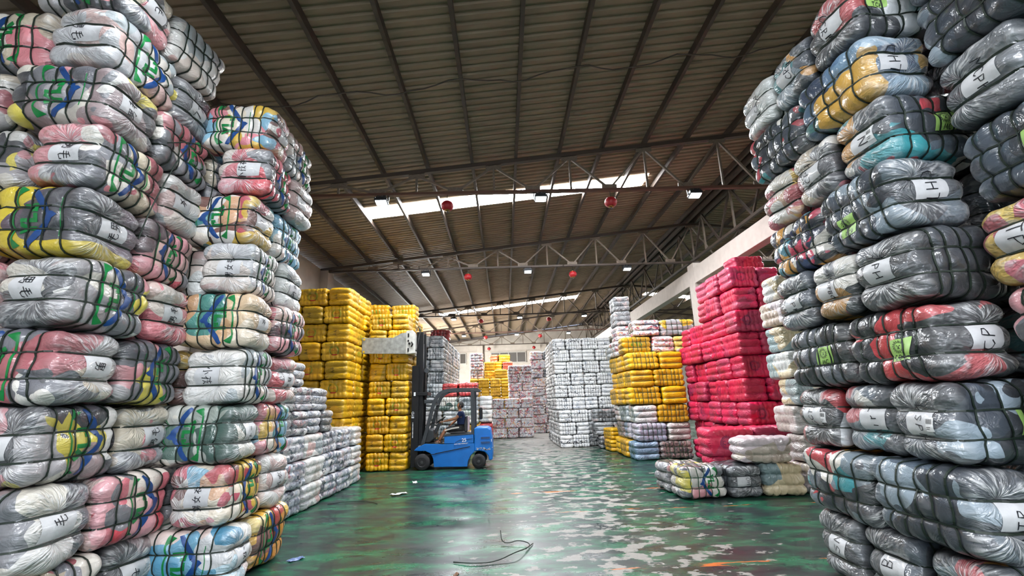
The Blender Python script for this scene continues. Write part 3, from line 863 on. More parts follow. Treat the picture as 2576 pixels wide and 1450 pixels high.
LOGO_G = [thick([(-.19, .165), (.19, .165)], .018), [(-.275, .125, .1), (-.19, .165, .02)], [(.275, .125, .1), (.19, .165, .02)],
          thick([(-.135, .1), (-.098, .035)], .034), thick([(-.062, .1), (-.098, .035)], .034), thick([(-.098, .05), (-.098, -.03)], .034),
          thick([(-.03, .1), (-.03, -.03)], .034), thick([(-.045, -.014), (.03, -.014)], .034),
          thick([(.1, .1), (.1, -.03)], .034), thick([(.115, -.014), (.05, -.014)], .034), thick([(.055, -.03), (.055, .02)], .028)]
LOGO_B = [[(-.285, .05, .04), (-.2, 0, .056), (-.03, -.115, .056), (.045, -.125, .06)],
          [(.285, .05, .04), (.2, 0, .056), (.05, -.1, .056), (.035, -.085, .04)], [(-.03, -.12, .02), (.03, -.165, .035)]]
LOGO_T = [thick([(-.17, -.2), (.17, -.2)], .008)]
GLY = {
 'A': [[(0, 0), (.45, 1), (.9, 0)], [(.2, .4), (.7, .4)]], 'C': [[(.85, .85), (.5, 1), (.15, .8), (.05, .45), (.2, .1), (.55, 0), (.9, .2)]],
 'D': [[(.1, 0), (.1, 1), (.6, .9), (.85, .5), (.6, .1), (.1, 0)]], 'H': [[(.1, 0), (.1, 1)], [(.85, 0), (.8, 1)], [(.1, .5), (.85, .55)]],
 'J': [[(.2, 1), (.8, 1)], [(.55, 1), (.5, .2), (.25, 0), (.05, .2)]], 'L': [[(.15, 1), (.1, 0), (.8, .05)]],
 'M': [[(0, 0), (.15, 1), (.45, .3), (.8, 1), (.95, 0)]], 'N': [[(.05, 0), (.1, 1), (.75, 0), (.85, 1)]],
 'O': [[(.5, 1), (.1, .7), (.15, .2), (.5, 0), (.85, .3), (.8, .8), (.5, 1)]], 'P': [[(.1, 0), (.15, 1), (.7, .9), (.75, .6), (.15, .45)]],
 'R': [[(.1, 0), (.15, 1), (.7, .9), (.7, .6), (.15, .48), (.8, 0)]], 'S': [[(.8, .85), (.45, 1), (.15, .75), (.75, .35), (.5, 0), (.1, .15)]],
 'T': [[(0, 1), (.9, 1)], [(.45, 1), (.45, 0)]], 'U': [[(.1, 1), (.1, .3), (.4, 0), (.8, .3), (.8, 1)]], 'Y': [[(0, 1), (.45, .5), (.85, 1)], [(.45, .5), (.4, 0)]],
 'B': [[(.1, 0), (.1, 1), (.65, .85), (.55, .55), (.1, .5), (.75, .35), (.6, .05), (.1, 0)]], 'G': [[(.85, .85), (.45, 1), (.1, .6), (.2, .1), (.6, 0), (.85, .4), (.5, .4)]],
 'E': [[(.8, 1), (.1, 1), (.1, 0), (.8, 0)], [(.1, .5), (.6, .5)]], 'V': [[(0, 1), (.45, 0), (.9, 1)]], 'K': [[(.1, 0), (.1, 1)], [(.8, 1), (.1, .45), (.85, 0)]], 'I': [[(.4, 0), (.45, 1)]],
 '1': [[(.45, 0), (.5, 1)]], '7': [[(.05, 1), (.8, 1), (.35, 0)]], '2': [[(.1, .8), (.5, 1), (.75, .7), (.1, 0), (.85, .05)]], '4': [[(.5, 1), (.05, .35), (.9, .35)], [(.6, .8), (.6, 0)]],
 '-': [[(.15, .5), (.75, .5)]], 'i': [[(.4, 0), (.45, .6)]], 'm': [[(0, 0), (.05, .6), (.3, .5), (.35, 0)], [(.35, .5), (.65, .6), (.7, 0)]],
 'o': [[(.4, .6), (.1, .3), (.4, 0), (.7, .3), (.4, .6)]], 'r': [[(.15, 0), (.15, .6)], [(.15, .4), (.6, .6)]], 't': [[(.4, 1), (.4, 0)], [(.1, .65), (.7, .65)]],
 'l': [[(.3, 1), (.3, 0), (.6, .05)]], '"': [[(.3, 1), (.25, .75)], [(.55, 1), (.5, .75)]],
 '男': [[(.2, .95), (.2, .55), (.8, .55), (.8, .95), (.2, .95)], [(.5, .95), (.5, .55)], [(.2, .75), (.8, .75)], [(.1, .4), (.85, .4), (.7, 0), (.55, .1)], [(.5, .55), (.4, .2), (.1, 0)]],
 '毛': [[(.7, 1), (.2, .88)], [(.15, .68), (.8, .75)], [(.05, .45), (.9, .52)], [(.45, .92), (.42, .2), (.55, .02), (.9, .08), (.92, .25)]],
 '小': [[(.5, 1), (.5, .05), (.38, .12)], [(.25, .7), (.08, .35)], [(.72, .7), (.92, .35)]],
 '孩': [[(.05, .9), (.4, .9), (.2, .65), (.25, 0), (.1, .1)], [(.02, .45), (.42, .6)], [(.7, 1), (.72, .88)], [(.5, .82), (.95, .82)], [(.7, .82), (.52, .5), (.85, .55)], [(.85, .6), (.5, .05)], [(.72, .3), (.95, .0)]],
 '女': [[(.5, 1), (.2, .4), (.8, 0)], [(.75, .75), (.55, .3), (.1, 0)], [(.05, .62), (.95, .66)]],
 '衣': [[(.5, 1), (.52, .88)], [(.05, .78), (.95, .8)], [(.5, .78), (.05, .3)], [(.35, .5), (.33, .05), (.55, .2)], [(.85, .6), (.55, .42)], [(.42, .5), (.95, .05)]],
 '外': [[(.25, 1), (.05, .6)], [(.15, .8), (.48, .8), (.3, .3), (.05, 0)], [(.2, .55), (.35, .45)], [(.68, 1), (.68, 0)], [(.68, .6), (.95, .4)]],
 '元': [[(.2, .9), (.8, .9)], [(.05, .6), (.95, .62)], [(.38, .6), (.35, .3), (.08, 0)], [(.6, .6), (.6, .1), (.9, .08), (.92, .25)]],
}


def text_strokes(txt, h, wd, cx=0.0, cy=0.0, rot=0, jit=0.0, seed=0):
    """marker writing; rot in quarter turns"""
    r = random.Random(seed); adv = h * 0.95; tot = adv * len(txt)
    out = []
    ca, sa = math.cos(rot * PI / 2), math.sin(rot * PI / 2)
    for i, ch in enumerate(txt):
        for st in GLY.get(ch, []):
            pl = []
            for (x, y) in st:
                X = -tot / 2 + i * adv + x * h * 0.8 + r.uniform(-jit, jit); Y = (y - 0.5) * h + r.uniform(-jit, jit)
                pl.append((cx + X * ca - Y * sa, cy + X * sa + Y * ca, wd))
            out.append(pl)
    return out


def logo_map(strokes, flip, cx=0.0, sc_=1.0):
    # letters run up the side of the bale: reading direction along z, letter tops towards -u (flip=1) or +u
    return [[(cx - flip * v * sc_ * 1.05, flip * u * sc_ * 0.98, wd * sc_) for (u, v, wd) in st] for st in strokes]


def lion(cx, cy, r):
    out = []
    for k in range(22):
        a = 2 * PI * k / 22
        out.append([(cx + r * .62 * math.cos(a), cy + r * .62 * math.sin(a), .0045), (cx + r * math.cos(a + .15), cy + r * math.sin(a + .15), .003)])
    for k in range(16):
        a = 2 * PI * (k + .5) / 16
        out.append([(cx + r * .8 * math.cos(a), cy + r * .8 * math.sin(a), .004), (cx + r * 1.12 * math.cos(a + .1), cy + r * 1.12 * math.sin(a + .1), .003)])
    out += [[(cx - r * .32, cy + r * .2, .006), (cx - r * .12, cy + r * .14, .006)], [(cx + r * .32, cy + r * .2, .006), (cx + r * .12, cy + r * .14, .006)],
            [(cx, cy + r * .1, .005), (cx, cy - r * .15, .007)], [(cx - r * .12, cy - r * .12, .006), (cx + r * .12, cy - r * .12, .006)],
            [(cx - r * .2, cy - r * .36, .005), (cx, cy - r * .24, .005), (cx + r * .2, cy - r * .36, .005)]]
    return out


def wreath(side):
    out = []
    for k in range(12):
        a = math.radians(205 + 130 * k / 11)
        for sg in (side,):
            x = sg * .14 * math.cos(math.radians(-60 + 125 * k / 11))
            z = .145 * math.sin(math.radians(-60 + 125 * k / 11))
            out.append([(x, z, .016), (x + sg * .02, z + .026, .004)])
            out.append([(x * .94, z * .94, .012), (x * .82, z * .88 + .016, .003)])
    return out


NB = [0]
KIND = {'yellow': 'yellow_bale', 'brightyellow': 'yellow_bale', 'yellowmix': 'yellow_bale', 'crimson': 'crimson_bale', 'plainwhite': 'white_bale',
        'silver': 'grey_bale', 'darkgrey': 'grey_bale', 'palegrey': 'grey_bale', 'mixed': 'mottled_bale'}
LABELS = {}


def bale(lod, var, loc, yaw, sx, mat, label, group, straps=None, logo=None, paper=None, text=None, gpaper=None, gtext='', tilt=None, prnt=None, sticker=None):
    """one wrapped bale of clothes; loc is its centre; straps: material or None"""
    sh = SHAPES[lod][var % len(SHAPES[lod])]; vi = var % len(SHAPES[lod])
    key = (lod, vi)
    me = cached(key, lambda: sh.body('clothing_bale', *RES[lod]))
    jt = tilt if tilt is not None else (RNG.uniform(-.025, .025), RNG.uniform(-.025, .025), RNG.uniform(-.06, .06))
    o = link(KIND.get(mat, 'clothing_bale'), me, M[mat], None, loc, (jt[0], jt[1], yaw + jt[2]), sx)
    n = LABELS.get(label, 0); LABELS[label] = n + 1
    tag(o, label, 'bale', group)
    half = 0.0095 / BA
    if straps is not None:
        nseg = {'n': 56, 'm': 32, 'f': 20}[lod]
        hw = {'n': 0.0064, 'm': 0.006, 'f': 0.007}[lod]
        if lod == 'f':
            def net():
                vs = []; fs = []
                for r_ in [sh.ring('s', 'x', t, nseg, hw / BA) for t in sh.xs] + [sh.ring('s', 'z', t, nseg, hw / BC) for t in sh.zs]:
                    b0 = len(vs); vs += [v.co[:] for v in r_.vertices]; fs += [[i + b0 for i in p.vertices] for p in r_.polygons]
                return mesh_from('strap_net', vs, fs)
            link('strap_net', cached((key, 'net'), net), M[straps], o)
        else:
            for i, t in enumerate(sh.xs):
                link('strap', cached((key, 'sx', i), lambda: sh.ring('strap', 'x', t, nseg, hw / BA)), M[straps], o)
            for i, t in enumerate(sh.zs):
                link('strap', cached((key, 'sz', i), lambda: sh.ring('strap', 'z', t, nseg, hw / BC)), M[straps], o)
    if logo:
        face, fl, cx = logo
        for nm, ss, mt in (('printed_letters', LOGO_G, 'print_green'), ('printed_chevron', LOGO_B, 'print_blue'), ('printed_line', LOGO_T, 'print_green')):
            mm = cached((key, nm, logo), lambda: sh.strokes(nm, face, logo_map(ss, fl, cx), 0.004))
            p = link(nm, mm, M[mt], o)
    if paper:
        face = paper; sg = {'+x': 1, '-x': -1}.get(face, 1)
        c0 = (var * 37 % 7 - 3) * 0.02
        pm = cached((key, 'paper', face), lambda: sh.patch('paper_label', face, c0 - .13, c0 + .13, -BC / 3 + .012, BC / 3 - .012, 0.004, 8, 0.08))
        pp = link('paper_label', pm, M['paper'], o); pp['label'] = 'white paper label under the film'
        if text:
            tm = cached((key, 'txt', face, text), lambda: sh.strokes('handwriting', face, text_strokes(text, min(.1, .26 / max(1, len(text)) * (1.0 if ord(text[0]) > 255 else 1.15)), .0075, c0 + .01, 0, 1 if (len(text) + var) % 2 else -1, .004, NB[0]), 0.0075, 0.02))
            link('handwriting', tm, M['ink'], o)
    if gpaper:
        face, cu, cv = gpaper
        gm = cached((key, 'gp', gpaper), lambda: sh.patch('green_label', face, cu - .1, cu + .1, cv - .085, cv + .085, 0.004, 8, 0.12))
        g = link('green_label', gm, M['greenpaper'], o); g['label'] = 'lime green paper label with a lion head'
        lm = cached((key, 'gl', gpaper, gtext), lambda: sh.strokes('lion_print', face, lion(cu + .0, cv + .028, .048) + text_strokes(gtext, .04, .006, cu + .02, cv - .055, 0), 0.0075, 0.02))
        link('lion_print', lm, M['ink'], o)
    if sticker:
        face = sticker
        sm = cached((key, 'st', face), lambda: sh.patch('barcode_sticker', face, .1, .17, -.05, .05, 0.0055, 4))
        s_ = link('barcode_sticker', sm, M['sticker'], o)
        bars = cached((key, 'stb', face), lambda: sh.strokes('sticker_print', face, [[(.11 + .006 * k, .005, .003), (.11 + .006 * k, .04, .003)] for k in range(9)] + [[(.108, -.02, .004), (.15, -.02, .004)], [(.108, -.034, .004), (.14, -.034, .004)]], 0.0085, 0.02))
        link('sticker_print', bars, M['ink'], o)
    if prnt:
        kind, face = prnt
        if kind == 'wreath':
            for sg in (1, -1): link('wreath_print', cached((key, 'wr', face, sg), lambda: sh.strokes('wreath_print', face, wreath(sg), 0.004, 0.02)), M['print_dgreen'], o)
            def red():
                ss = [[(-.1, -.105, .035), (-.04, -.12, .035), (.04, -.12, .035), (.1, -.105, .035)]]
                ss += [[(-.07 + .02 * k, .012, .008), (-.07 + .02 * k + .004, .04, .008)] for k in range(8)]
                ss += [thick([(.085 * math.cos(2 * PI * k / 20), .085 * math.sin(2 * PI * k / 20)) for k in range(12)], .005)]
                return sh.strokes('banner_print', face, ss, 0.004, 0.02)
            link('banner_print', cached((key, 'rd', face), red), M['print_red'], o)
        elif kind == 'stamp':
            def st_():
                r1, r2 = .13, .105
                ss = [thick([(r * math.cos(2 * PI * k / 28) - .1, r * math.sin(2 * PI * k / 28)) for k in range(29)], .006) for r in (r1, r2)]
                ss += text_strokes('Co', .075, .008, -.11, 0, 0)
                return sh.strokes('round_stamp', face, ss, 0.004, 0.02)
            link('round_stamp', cached((key, 'stamp', face), st_), M['ink_blue'], o)
        elif kind in ('KTD', 'ITI', 'COTI'):
            link('printed_letters', cached((key, kind, face), lambda: sh.strokes('printed_letters', face, text_strokes(kind, .13, .02, 0, 0, 0), 0.004, 0.02)), M['print_dgreen'], o)
        elif kind == 'pen':
            link('handwriting', cached((key, 'pen', face), lambda: sh.strokes('handwriting', face, text_strokes('A4', .1, .008, -.08, 0, 1), 0.004, 0.02)), M['ink'], o)
    NB[0] += 1
    return o


ORD = ['bottom', 'second', 'third', 'fourth', 'fifth', 'sixth', 'seventh', 'eighth', 'ninth', 'top']
LOOK = {'grey': 'grey clothes', 'greycream': 'grey and cream clothes', 'white': 'whitish clothes', 'kids': 'colourful clothes', 'pink': 'pink clothes', 'orange': 'yellow clothes',
        'tan': 'tan clothes', 'skyblue': 'light blue clothes', 'yellowshirt': 'yellow and grey clothes', 'green': 'grey-green clothes', 'navy': 'navy clothes', 'black': 'black clothes',
        'darkmix': 'dark mixed clothes', 'redblack': 'red and black clothes', 'denim': 'blue clothes', 'bluekids': 'blue printed clothes'}


def near_bale(v, kind, face, lo, hi, xf, sgn, z, hgt, mat, where, group, logo=None, text=None, gp=None, gt='', st=False, dx=0.0, tilt=None):
    """kind 'E': end towards the aisle, long side to the camera; 'L': long side along the aisle.
    lo..hi along world y, aisle face at x=xf, sgn=+1 when the aisle lies at larger x"""
    yc = (lo + hi) / 2; wy = hi - lo
    mod = (dx + RNG.uniform(-.035, .035))
    if kind == 'E':
        sx, sy = 1.0, wy / (2 * BB); yaw_ = 0.0
        xc = xf - sgn * BA * sx + mod
        pf = '+x' if sgn > 0 else '-x'
    else:
        sx, sy = wy / (2 * BA), 0.98; yaw_ = PI / 2 if sgn > 0 else -PI / 2
        xc = xf - sgn * BB * sy + mod
        pf = '-x' if sgn > 0 else '+x'
    sz = hgt / (2 * BC)
    lab = 'bale of %s, %s' % (LOOK[mat], where)
    return bale('n', v, (xc, yc, z), yaw_, (sx * .985, sy * .985, sz), mat, lab, group, 'strap', logo=('-y', logo, (v % 3 - 1) * .06) if logo else None,
                paper=pf if text is not None else None, text=text or None, gpaper=('-y', gp[0], gp[1]) if gp else None, gtext=gt, sticker=pf if st else None, tilt=tilt)


# ---- near left stack (S1): aisle face x=-3.42, from y=3.58 to 5.1
G1 = 'bales of the nearest left stack'
XF = -3.42
H = 0.603
S1 = [  # layer: type, corner (mat,text,logo), inner (mat,text,logo)
 ('B', ('greycream', '男毛', 0), ('grey', '毛', 0)),
 ('A', ('grey', '匹毛', 1), ('pink', None, 1)),
 ('B', ('grey', '毛', 1), ('greycream', '男毛', 0)),
 ('A', ('greycream', '男', -1), ('grey', None, -1)),
 ('B', ('grey', '男毛', 1), ('pink', '男毛', 0)),
 ('A', ('yellowshirt', '毛男', 1), ('pink', None, -1)),
 ('B', ('greycream', '男毛', 1), ('white', '女', 0)),
 ('A', ('grey', '男毛', 1), ('greycream', None, -1)),
 ('B', ('white', '男毛', 1), ('grey', '72', 0)),
 ('A', ('greycream', '毛', -1), ('white', None, 0)),
]
for k, (ty, c, i) in enumerate(S1):
    z = 0.3 + H * k
    w_ = ORD[k] + ' layer of nearest left stack'
    dxx = 0.03 * math.sin(k * 2.1)
    y0, y1, ym = 3.58, 5.08, (4.24 if ty == 'A' else 4.45)
    if ty == 'A':
        near_bale(k, 'E', None, y0, ym, XF, 1, z, H, c[0], w_ + ', camera-side corner', G1, c[2], c[1], dx=dxx)
        near_bale(k + 1, 'L', None, ym, y1 + .02, XF, 1, z, H, i[0], w_ + ', beside the aisle', G1, i[2], i[1], dx=dxx)
        if k < 9: near_bale(k + 2, 'L', None, y0 + .02, y0 + .9, XF - .93, 1, z, H, ['grey', 'greycream', 'white'][k % 3], w_ + ', at left frame edge', G1, 0, '毛')
    else:
        near_bale(k, 'L', None, y0, ym, XF, 1, z, H, c[0], w_ + ', camera-side corner', G1, c[2], c[1], dx=dxx)
        near_bale(k + 1, 'E', None, ym, y1, XF, 1, z, H, i[0], w_ + ', beside the aisle', G1, i[2], i[1], dx=dxx)
        near_bale(k + 2, 'E', None, y0 + .04, y0 + .66, XF - .66, 1, z, H, ['grey', 'pink', 'greycream'][k % 3], w_ + ', at left frame edge', G1, 1 if k % 4 else -1)
        # a bale further in the same layer closes the gap behind
# ---- second left stack (S2): aisle face x=-2.75, y 4.9 to 6.38
G2 = 'bales of the second left stack'
XF = -2.75
S2 = [
 ('A', ('skyblue', '小孩衣', 1), ('orange', None, 1)),
 ('B', ('kids', '男女衣', -1), ('white', '外衣', 0)),
 ('A', ('green', '4-', -1), ('kids', None, -1)),
 ('B', ('white', '小孩', -1), ('pink', '小孩衣', 0)),
 ('A', ('tan', '女', -1), ('pink', None, -1)),
 ('B', ('white', '男女毛', -1), ('white', '外女', 0)),
 ('A', ('kids', '1', -1), ('skyblue', None, -1)),
 ('B', ('pink', '小孩衣', -1), ('white', '元', 0)),
 ('A', ('kids', '女', 1), ('white', None, -1)),
]
H = 0.597
for k, (ty, c, i) in enumerate(S2):
    z = 0.3 + H * k
    w_ = ORD[k] + ' layer of second left stack'
    dxx = 0.03 * math.sin(k * 1.7 + 1)
    ym = 5.5 if ty == 'A' else 5.7
    if ty == 'A':
        near_bale(k + 1, 'E', None, 4.97, ym, XF, 1, z, H, c[0], w_ + ', camera-side corner', G2, c[2], c[1], dx=dxx)
        near_bale(k, 'L', None, ym, 6.38, XF, 1, z, H, i[0], w_ + ', rear half beside aisle', G2, i[2], i[1], dx=dxx)
    else:
        near_bale(k + 1, 'L', None, 4.97, ym, XF, 1, z, H, c[0], w_ + ', camera-side corner', G2, c[2], c[1], dx=dxx)
        near_bale(k, 'E', None, ym, 6.36, XF, 1, z, H, i[0], w_ + ', rear half beside aisle', G2, i[2], i[1], dx=dxx)
        near_bale(k + 2, 'E', None, 5.12, 5.68, XF - .67, 1, z, H, ['orange', 'greycream', 'white'][k % 3], w_ + ', set back inside', G2)

def alt2(k): return 'E' if k % 2 else 'L'


# ---- near right stack (R1): aisle face x=3.1, y 3.25 to 5.05
GR = 'bales of the nearest right stack'
XF = 3.1
H = 0.59
R1 = [
 ('E', [('darkmix', 'CZ'), ('navy', 'ZB'), ('black', '7SN')]),
 ('L', [('navy', 'LTP1', None), ('darkmix', None, None)]),
 ('E', [('navy', 'LSPH', (.1, .0), 'UPH', 1), ('darkmix', 'MirT'), ('redblack', 'HCCTH', 1)]),
 ('L', [('redblack', 'CP', (.12, -.05), 'COOL'), ('black', 'MH', (.12, -.01), 'MC')]),
 ('E', [('black', 'JPH1'), ('darkmix', 'LADPBOY'), ('navy', 'LTPH')]),
 ('L', [('navy', 'CHT', (-.12, -.1), 'MCP'), ('bluekids', None, None)]),
 ('E', [('darkmix', 'N', (.05, .0), 'MC', 1), ('greycream', 'MCPH'), ('kids', None)]),
 ('L', [('denim', 'CHT', None), ('darkmix', None, None)]),
 ('E', [('redblack', 'CCRH', (-.2, .05), 'TCP'), ('darkmix', 'CCRH'), ('white', 'MSSH')]),
]
for k, (ty, lst) in enumerate(R1):
    z = 0.29 + H * k
    w_ = ORD[k] + ' layer of nearest right stack'
    dxx = -0.03 * math.sin(k * 1.9)
    edges = [3.25, 3.86, 4.46, 5.06] if ty == 'E' else [3.25, 4.15, 5.05]
    lean = 0.035 * max(0, k - 2)
    for j, sp in enumerate(lst):
        pos_ = (['camera-side corner', 'aisle middle', 'aisle rear end'] if ty == 'E' else ['camera-side corner', 'aisle rear end'])[j]
        gp = sp[2] if len(sp) > 2 and isinstance(sp[2], tuple) else None
        gt = sp[3] if len(sp) > 3 and isinstance(sp[3], str) else ''
        stk = (len(sp) > 2 and sp[-1] == 1)
        near_bale(k + j, ty, None, edges[j], edges[j + 1] + (lean * .3 if j == len(lst) - 1 else 0), XF, -1, z, H, sp[0], w_ + ', ' + pos_, GR, 0, sp[1], gp, gt, stk, dx=dxx)
for k in range(10):
    near_bale(k + 2, alt2(k), None, 3.5 if k % 2 else 3.45, 4.1 if k % 2 else 4.35, 4.06, -1, 0.29 + H * k, H, ['black', 'navy', 'black', 'darkmix'][k % 4], ORD[k] + ' layer, dark column behind nearest right stack corner', GR)
# ---- edge stack on the far right (R2), nearer the camera
GE = 'bales at the right frame edge'
R2 = ['darkmix', 'black', 'navy', 'grey', 'kids', 'navy', 'black', 'navy', 'darkmix', 'navy']
for k, mt_ in enumerate(R2):
    if k < 2: continue
    z = 0.3 + 0.595 * k
    w_ = ORD[k] + ' layer of stack at right frame edge'
    if k % 2 == 0:
        near_bale(k, 'E', None, 2.5, 3.14, 3.46, -1, z, .59, mt_, w_, GE, 0, ['CZ', 'LTP', 'TP', 'MCPH', 'JPH'][k // 2], tilt=(0.0, 0.03, -0.06))
        near_bale(k + 1, 'L', None, 2.3, 3.16, 4.4, -1, z, .59, ['black', 'navy'][k % 2], w_ + ', outer column', GE)
    else:
        near_bale(k, 'L', None, 2.26, 3.14, 3.46, -1, z, .59, mt_, w_, GE, 0, None, (.12, .0) if k == 5 else None, 'ATN', tilt=(0.0, 0.0, -0.05))
        near_bale(k + 1, 'E', None, 2.5, 3.14, 4.12, -1, z, .59, ['black', 'navy'][k % 2], w_ + ', outer column', GE)
# ------------------------------------------------------------------ middle and far stacks
WL, WE = 0.78, 0.6


def place(lod, v, cx, cy, z, kind, wid, dep_l, dep_e, h, sgn, mat, lab, group, straps, prnt, paper=None, text=None, along='x'):
    """along 'x': row seen from the camera; along 'y': row seen from the aisle"""
    if along == 'x':
        if kind == 'L': yaw_, s = 0.0, (wid / (2 * BA), dep_l / (2 * BB), h / (2 * BC))
        else: yaw_, s = (PI / 2 if sgn > 0 else -PI / 2), (dep_e / (2 * BA), wid / (2 * BB), h / (2 * BC))
    else:
        if kind == 'L': yaw_, s = (PI / 2 if sgn > 0 else -PI / 2), (wid / (2 * BA), dep_l / (2 * BB), h / (2 * BC))
        else: yaw_, s = 0.0, (dep_e / (2 * BA), wid / (2 * BB), h / (2 * BC))
    s = (s[0] * 1.005, s[1] * 1.005, s[2] * .99)
    return bale(lod, v, (cx, cy, z), yaw_, s, mat, lab, group, straps, prnt=prnt, paper=paper, text=text)


def rowx(lod, x0, x1, yf, z, h, seq, sgn, mats, where, group, straps=None, prnt=None, look='wrapped bale', lay=0):
    ws = [WL if c == 'L' else WE for c in seq]; f = (x1 - x0) / sum(ws); x = x0
    for j, c in enumerate(seq):
        wid = ws[j] * f; dep = 0.6 if c == 'L' else 0.78
        mt_ = mats if isinstance(mats, str) else mats[j % len(mats)]
        yj = yf + dep / 2 + RNG.uniform(-.03, .03) * (2.2 if mt_ == 'crimson' else 1)
        lab = '%s, %s layer, %s from left, %s' % (LOOKM.get(mt_, 'wrapped bale'), ORD[min(lay, 9)], ordn[j], where)
        pr = None
        if prnt == 'wreath': pr = ('wreath', '-y') if c == 'L' else ('pen', '-x' if sgn > 0 else '+x')
        elif prnt == 'stamp': pr = ('stamp', '-y') if c == 'L' else None
        elif prnt: pr = (prnt, '-y') if c == 'L' else None
        place(lod, RNG.randrange(9), x + wid / 2, yj, z, c, wid * .99, .6, .78, h, sgn, mt_, lab, group, straps, pr)
        x += wid


def rowy(lod, y0, y1, xf, z, h, seq, sgn, mats, where, group, straps=None, prnt=None, lay=0):
    ws = [WL if c == 'L' else WE for c in seq]; f = (y1 - y0) / sum(ws); y = y0
    for j, c in enumerate(seq):
        wid = ws[j] * f; dep = 0.6 if c == 'L' else 0.78
        mt_ = mats if isinstance(mats, str) else mats[j % len(mats)]
        xj = xf - sgn * (dep / 2 + RNG.uniform(-.02, .03) * (3 if mt_ == 'crimson' else 1))
        lab = '%s, %s layer, %s along aisle side, %s' % (LOOKM.get(mt_, 'wrapped bale'), ORD[min(lay, 9)], ordn[j], where)
        pr = None
        if prnt == 'wreath': pr = ('ITI', '-y') if c == 'L' else None
        elif prnt == 'stamp': pr = ('stamp', '-y') if c == 'L' else None
        place(lod, RNG.randrange(9), xj, y + wid / 2, z, c, wid * .99, .6, .78, h, sgn, mt_, lab, group, straps, pr, along='y')
        y += wid


LOOKM = {'yellow': 'yellow bale', 'brightyellow': 'bright yellow bale', 'yellowmix': 'yellow-grey bale', 'crimson': 'crimson bale', 'red': 'red bale', 'orangewrap': 'orange bale', 'cream': 'cream bale',
         'lilac': 'pale lilac bale', 'bluecream': 'blue-cream bale', 'taupe': 'taupe bale', 'lightlilac': 'lilac-blue bale', 'steelblue': 'steel-blue bale', 'brown': 'brown patterned bale',
         'plainwhite': 'white bale', 'palegrey': 'pale grey bale', 'silver': 'silvery bale', 'mixed': 'mottled bale', 'darkgrey': 'dark grey bale', 'green': 'grey-green bale', 'white': 'whitish bale'}


def alt(a, b, k): return a if k % 2 == 0 else b


# yellow stack beside the forklift
g = 'yellow bales beside the forklift'
for k in range(9):
    z = 0.245 + 0.483 * k
    sq = alt('LE', 'EL', k)
    if k == 8:
        rowx('m', -3.85, -2.75, 13.35, z, .49, 'LE', 1, 'yellow', 'yellow stack under clamp', g, None, 'wreath', lay=k)
    else:
        rowx('m', -3.85, -2.72, 13.32, z, .49, sq, 1, 'yellow', 'yellow stack under clamp', g, None, 'wreath', lay=k)
    place('m', k, -3.93, 14.56, z, 'L', .78, .58, .78, .49, 1, 'yellow', 'yellow bale, %s layer, rear column of yellow stack under clamp' % ORD[k], g, None, None)
    rowy('m', (13.3 + (.79 if sq[-1] == 'E' else .61)) if k not in (6, 7) else 14.25, 15.5, -2.7, z, .49, alt('EL', 'LE', k), 1, 'yellow', 'yellow stack under clamp', g, None, 'wreath', lay=k)
for j, (x, y) in enumerate(((-3.95, 14.58), (-3.12, 14.7))):
    place('m', j, x, y, 0.245 + .483 * 9, 'L', .78, .6, .78, .49, 1, 'yellow', 'yellow bale lying loose on top, %s one, behind clamp stack' % ['left', 'right'][j], g, None, ('ITI', '-y'))
# taller yellow stack left of it
g = 'yellow bales of the tall left stack'
for k in range(10):
    z = 0.245 + 0.483 * k
    sq = alt('LEL', 'ELE', k)
    rowx('m', -6.0, -4.0, 12.0, z, .49, sq, 1, 'yellow', 'tall yellow stack at wall', g, None, 'wreath', lay=k)
    rowy('m', 12.0 + (.79 if sq[-1] == 'E' else .61), 13.9, -4.0, z, .49, 'LE', 1, 'yellow', 'tall yellow stack at wall', g, None, 'wreath', lay=k)
# pale grey heap along the left aisle
g = 'pale grey bales heaped behind the second left stack'
for k in range(6):
    z = 0.215 + 0.42 * k
    y1 = [11.95, 11.9, 12.0, 10.0, 9.7, 8.6][k]
    n = int((y1 - 6.9) / .74) if k < 3 else int((y1 - 6.9) / .56)
    sq = ('L' if k < 3 else 'E') * n
    if k in (1, 2): sq = sq[:-1] + 'E'
    rowy('m', 6.9 + .06 * (k % 2), y1, -3.5 - .02 * k, z, .43, sq, 1, ['palegrey', 'palegrey', 'white'] if k < 3 else ['palegrey', 'darkgrey', 'palegrey'], 'pale heap by left aisle', g, 'strap_dark' if k > 2 else None, lay=k)
# silvery stack behind the forklift
g = 'silvery bales of the stack behind the forklift'
for k in range(9):
    z = 0.26 + 0.505 * k
    sq = alt('ELE', 'LEL', k)
    rowx('f', -4.5, -2.5, 19.5, z, .51, sq, 1, 'silver', 'silvery stack behind mast', g, 'strap_dark', lay=k)
    rowy('f', 19.5 + (.79 if sq[-1] == 'E' else .61), 26.6, -2.5, z, .51, alt('LELELELEL', 'ELELELELE', k), 1, ['silver', 'lilac'], 'silvery stack behind mast', g, 'strap_dark', lay=k)  # pale lilac among the silver puts the aisle side's light into bale colour
place('f', 0, -2.9, 21.4, 0.26 + .505 * 9, 'L', .9, .6, .78, .5, 1, 'red', 'single dark red bale on top of silvery stack', g, 'strap_dark', None)
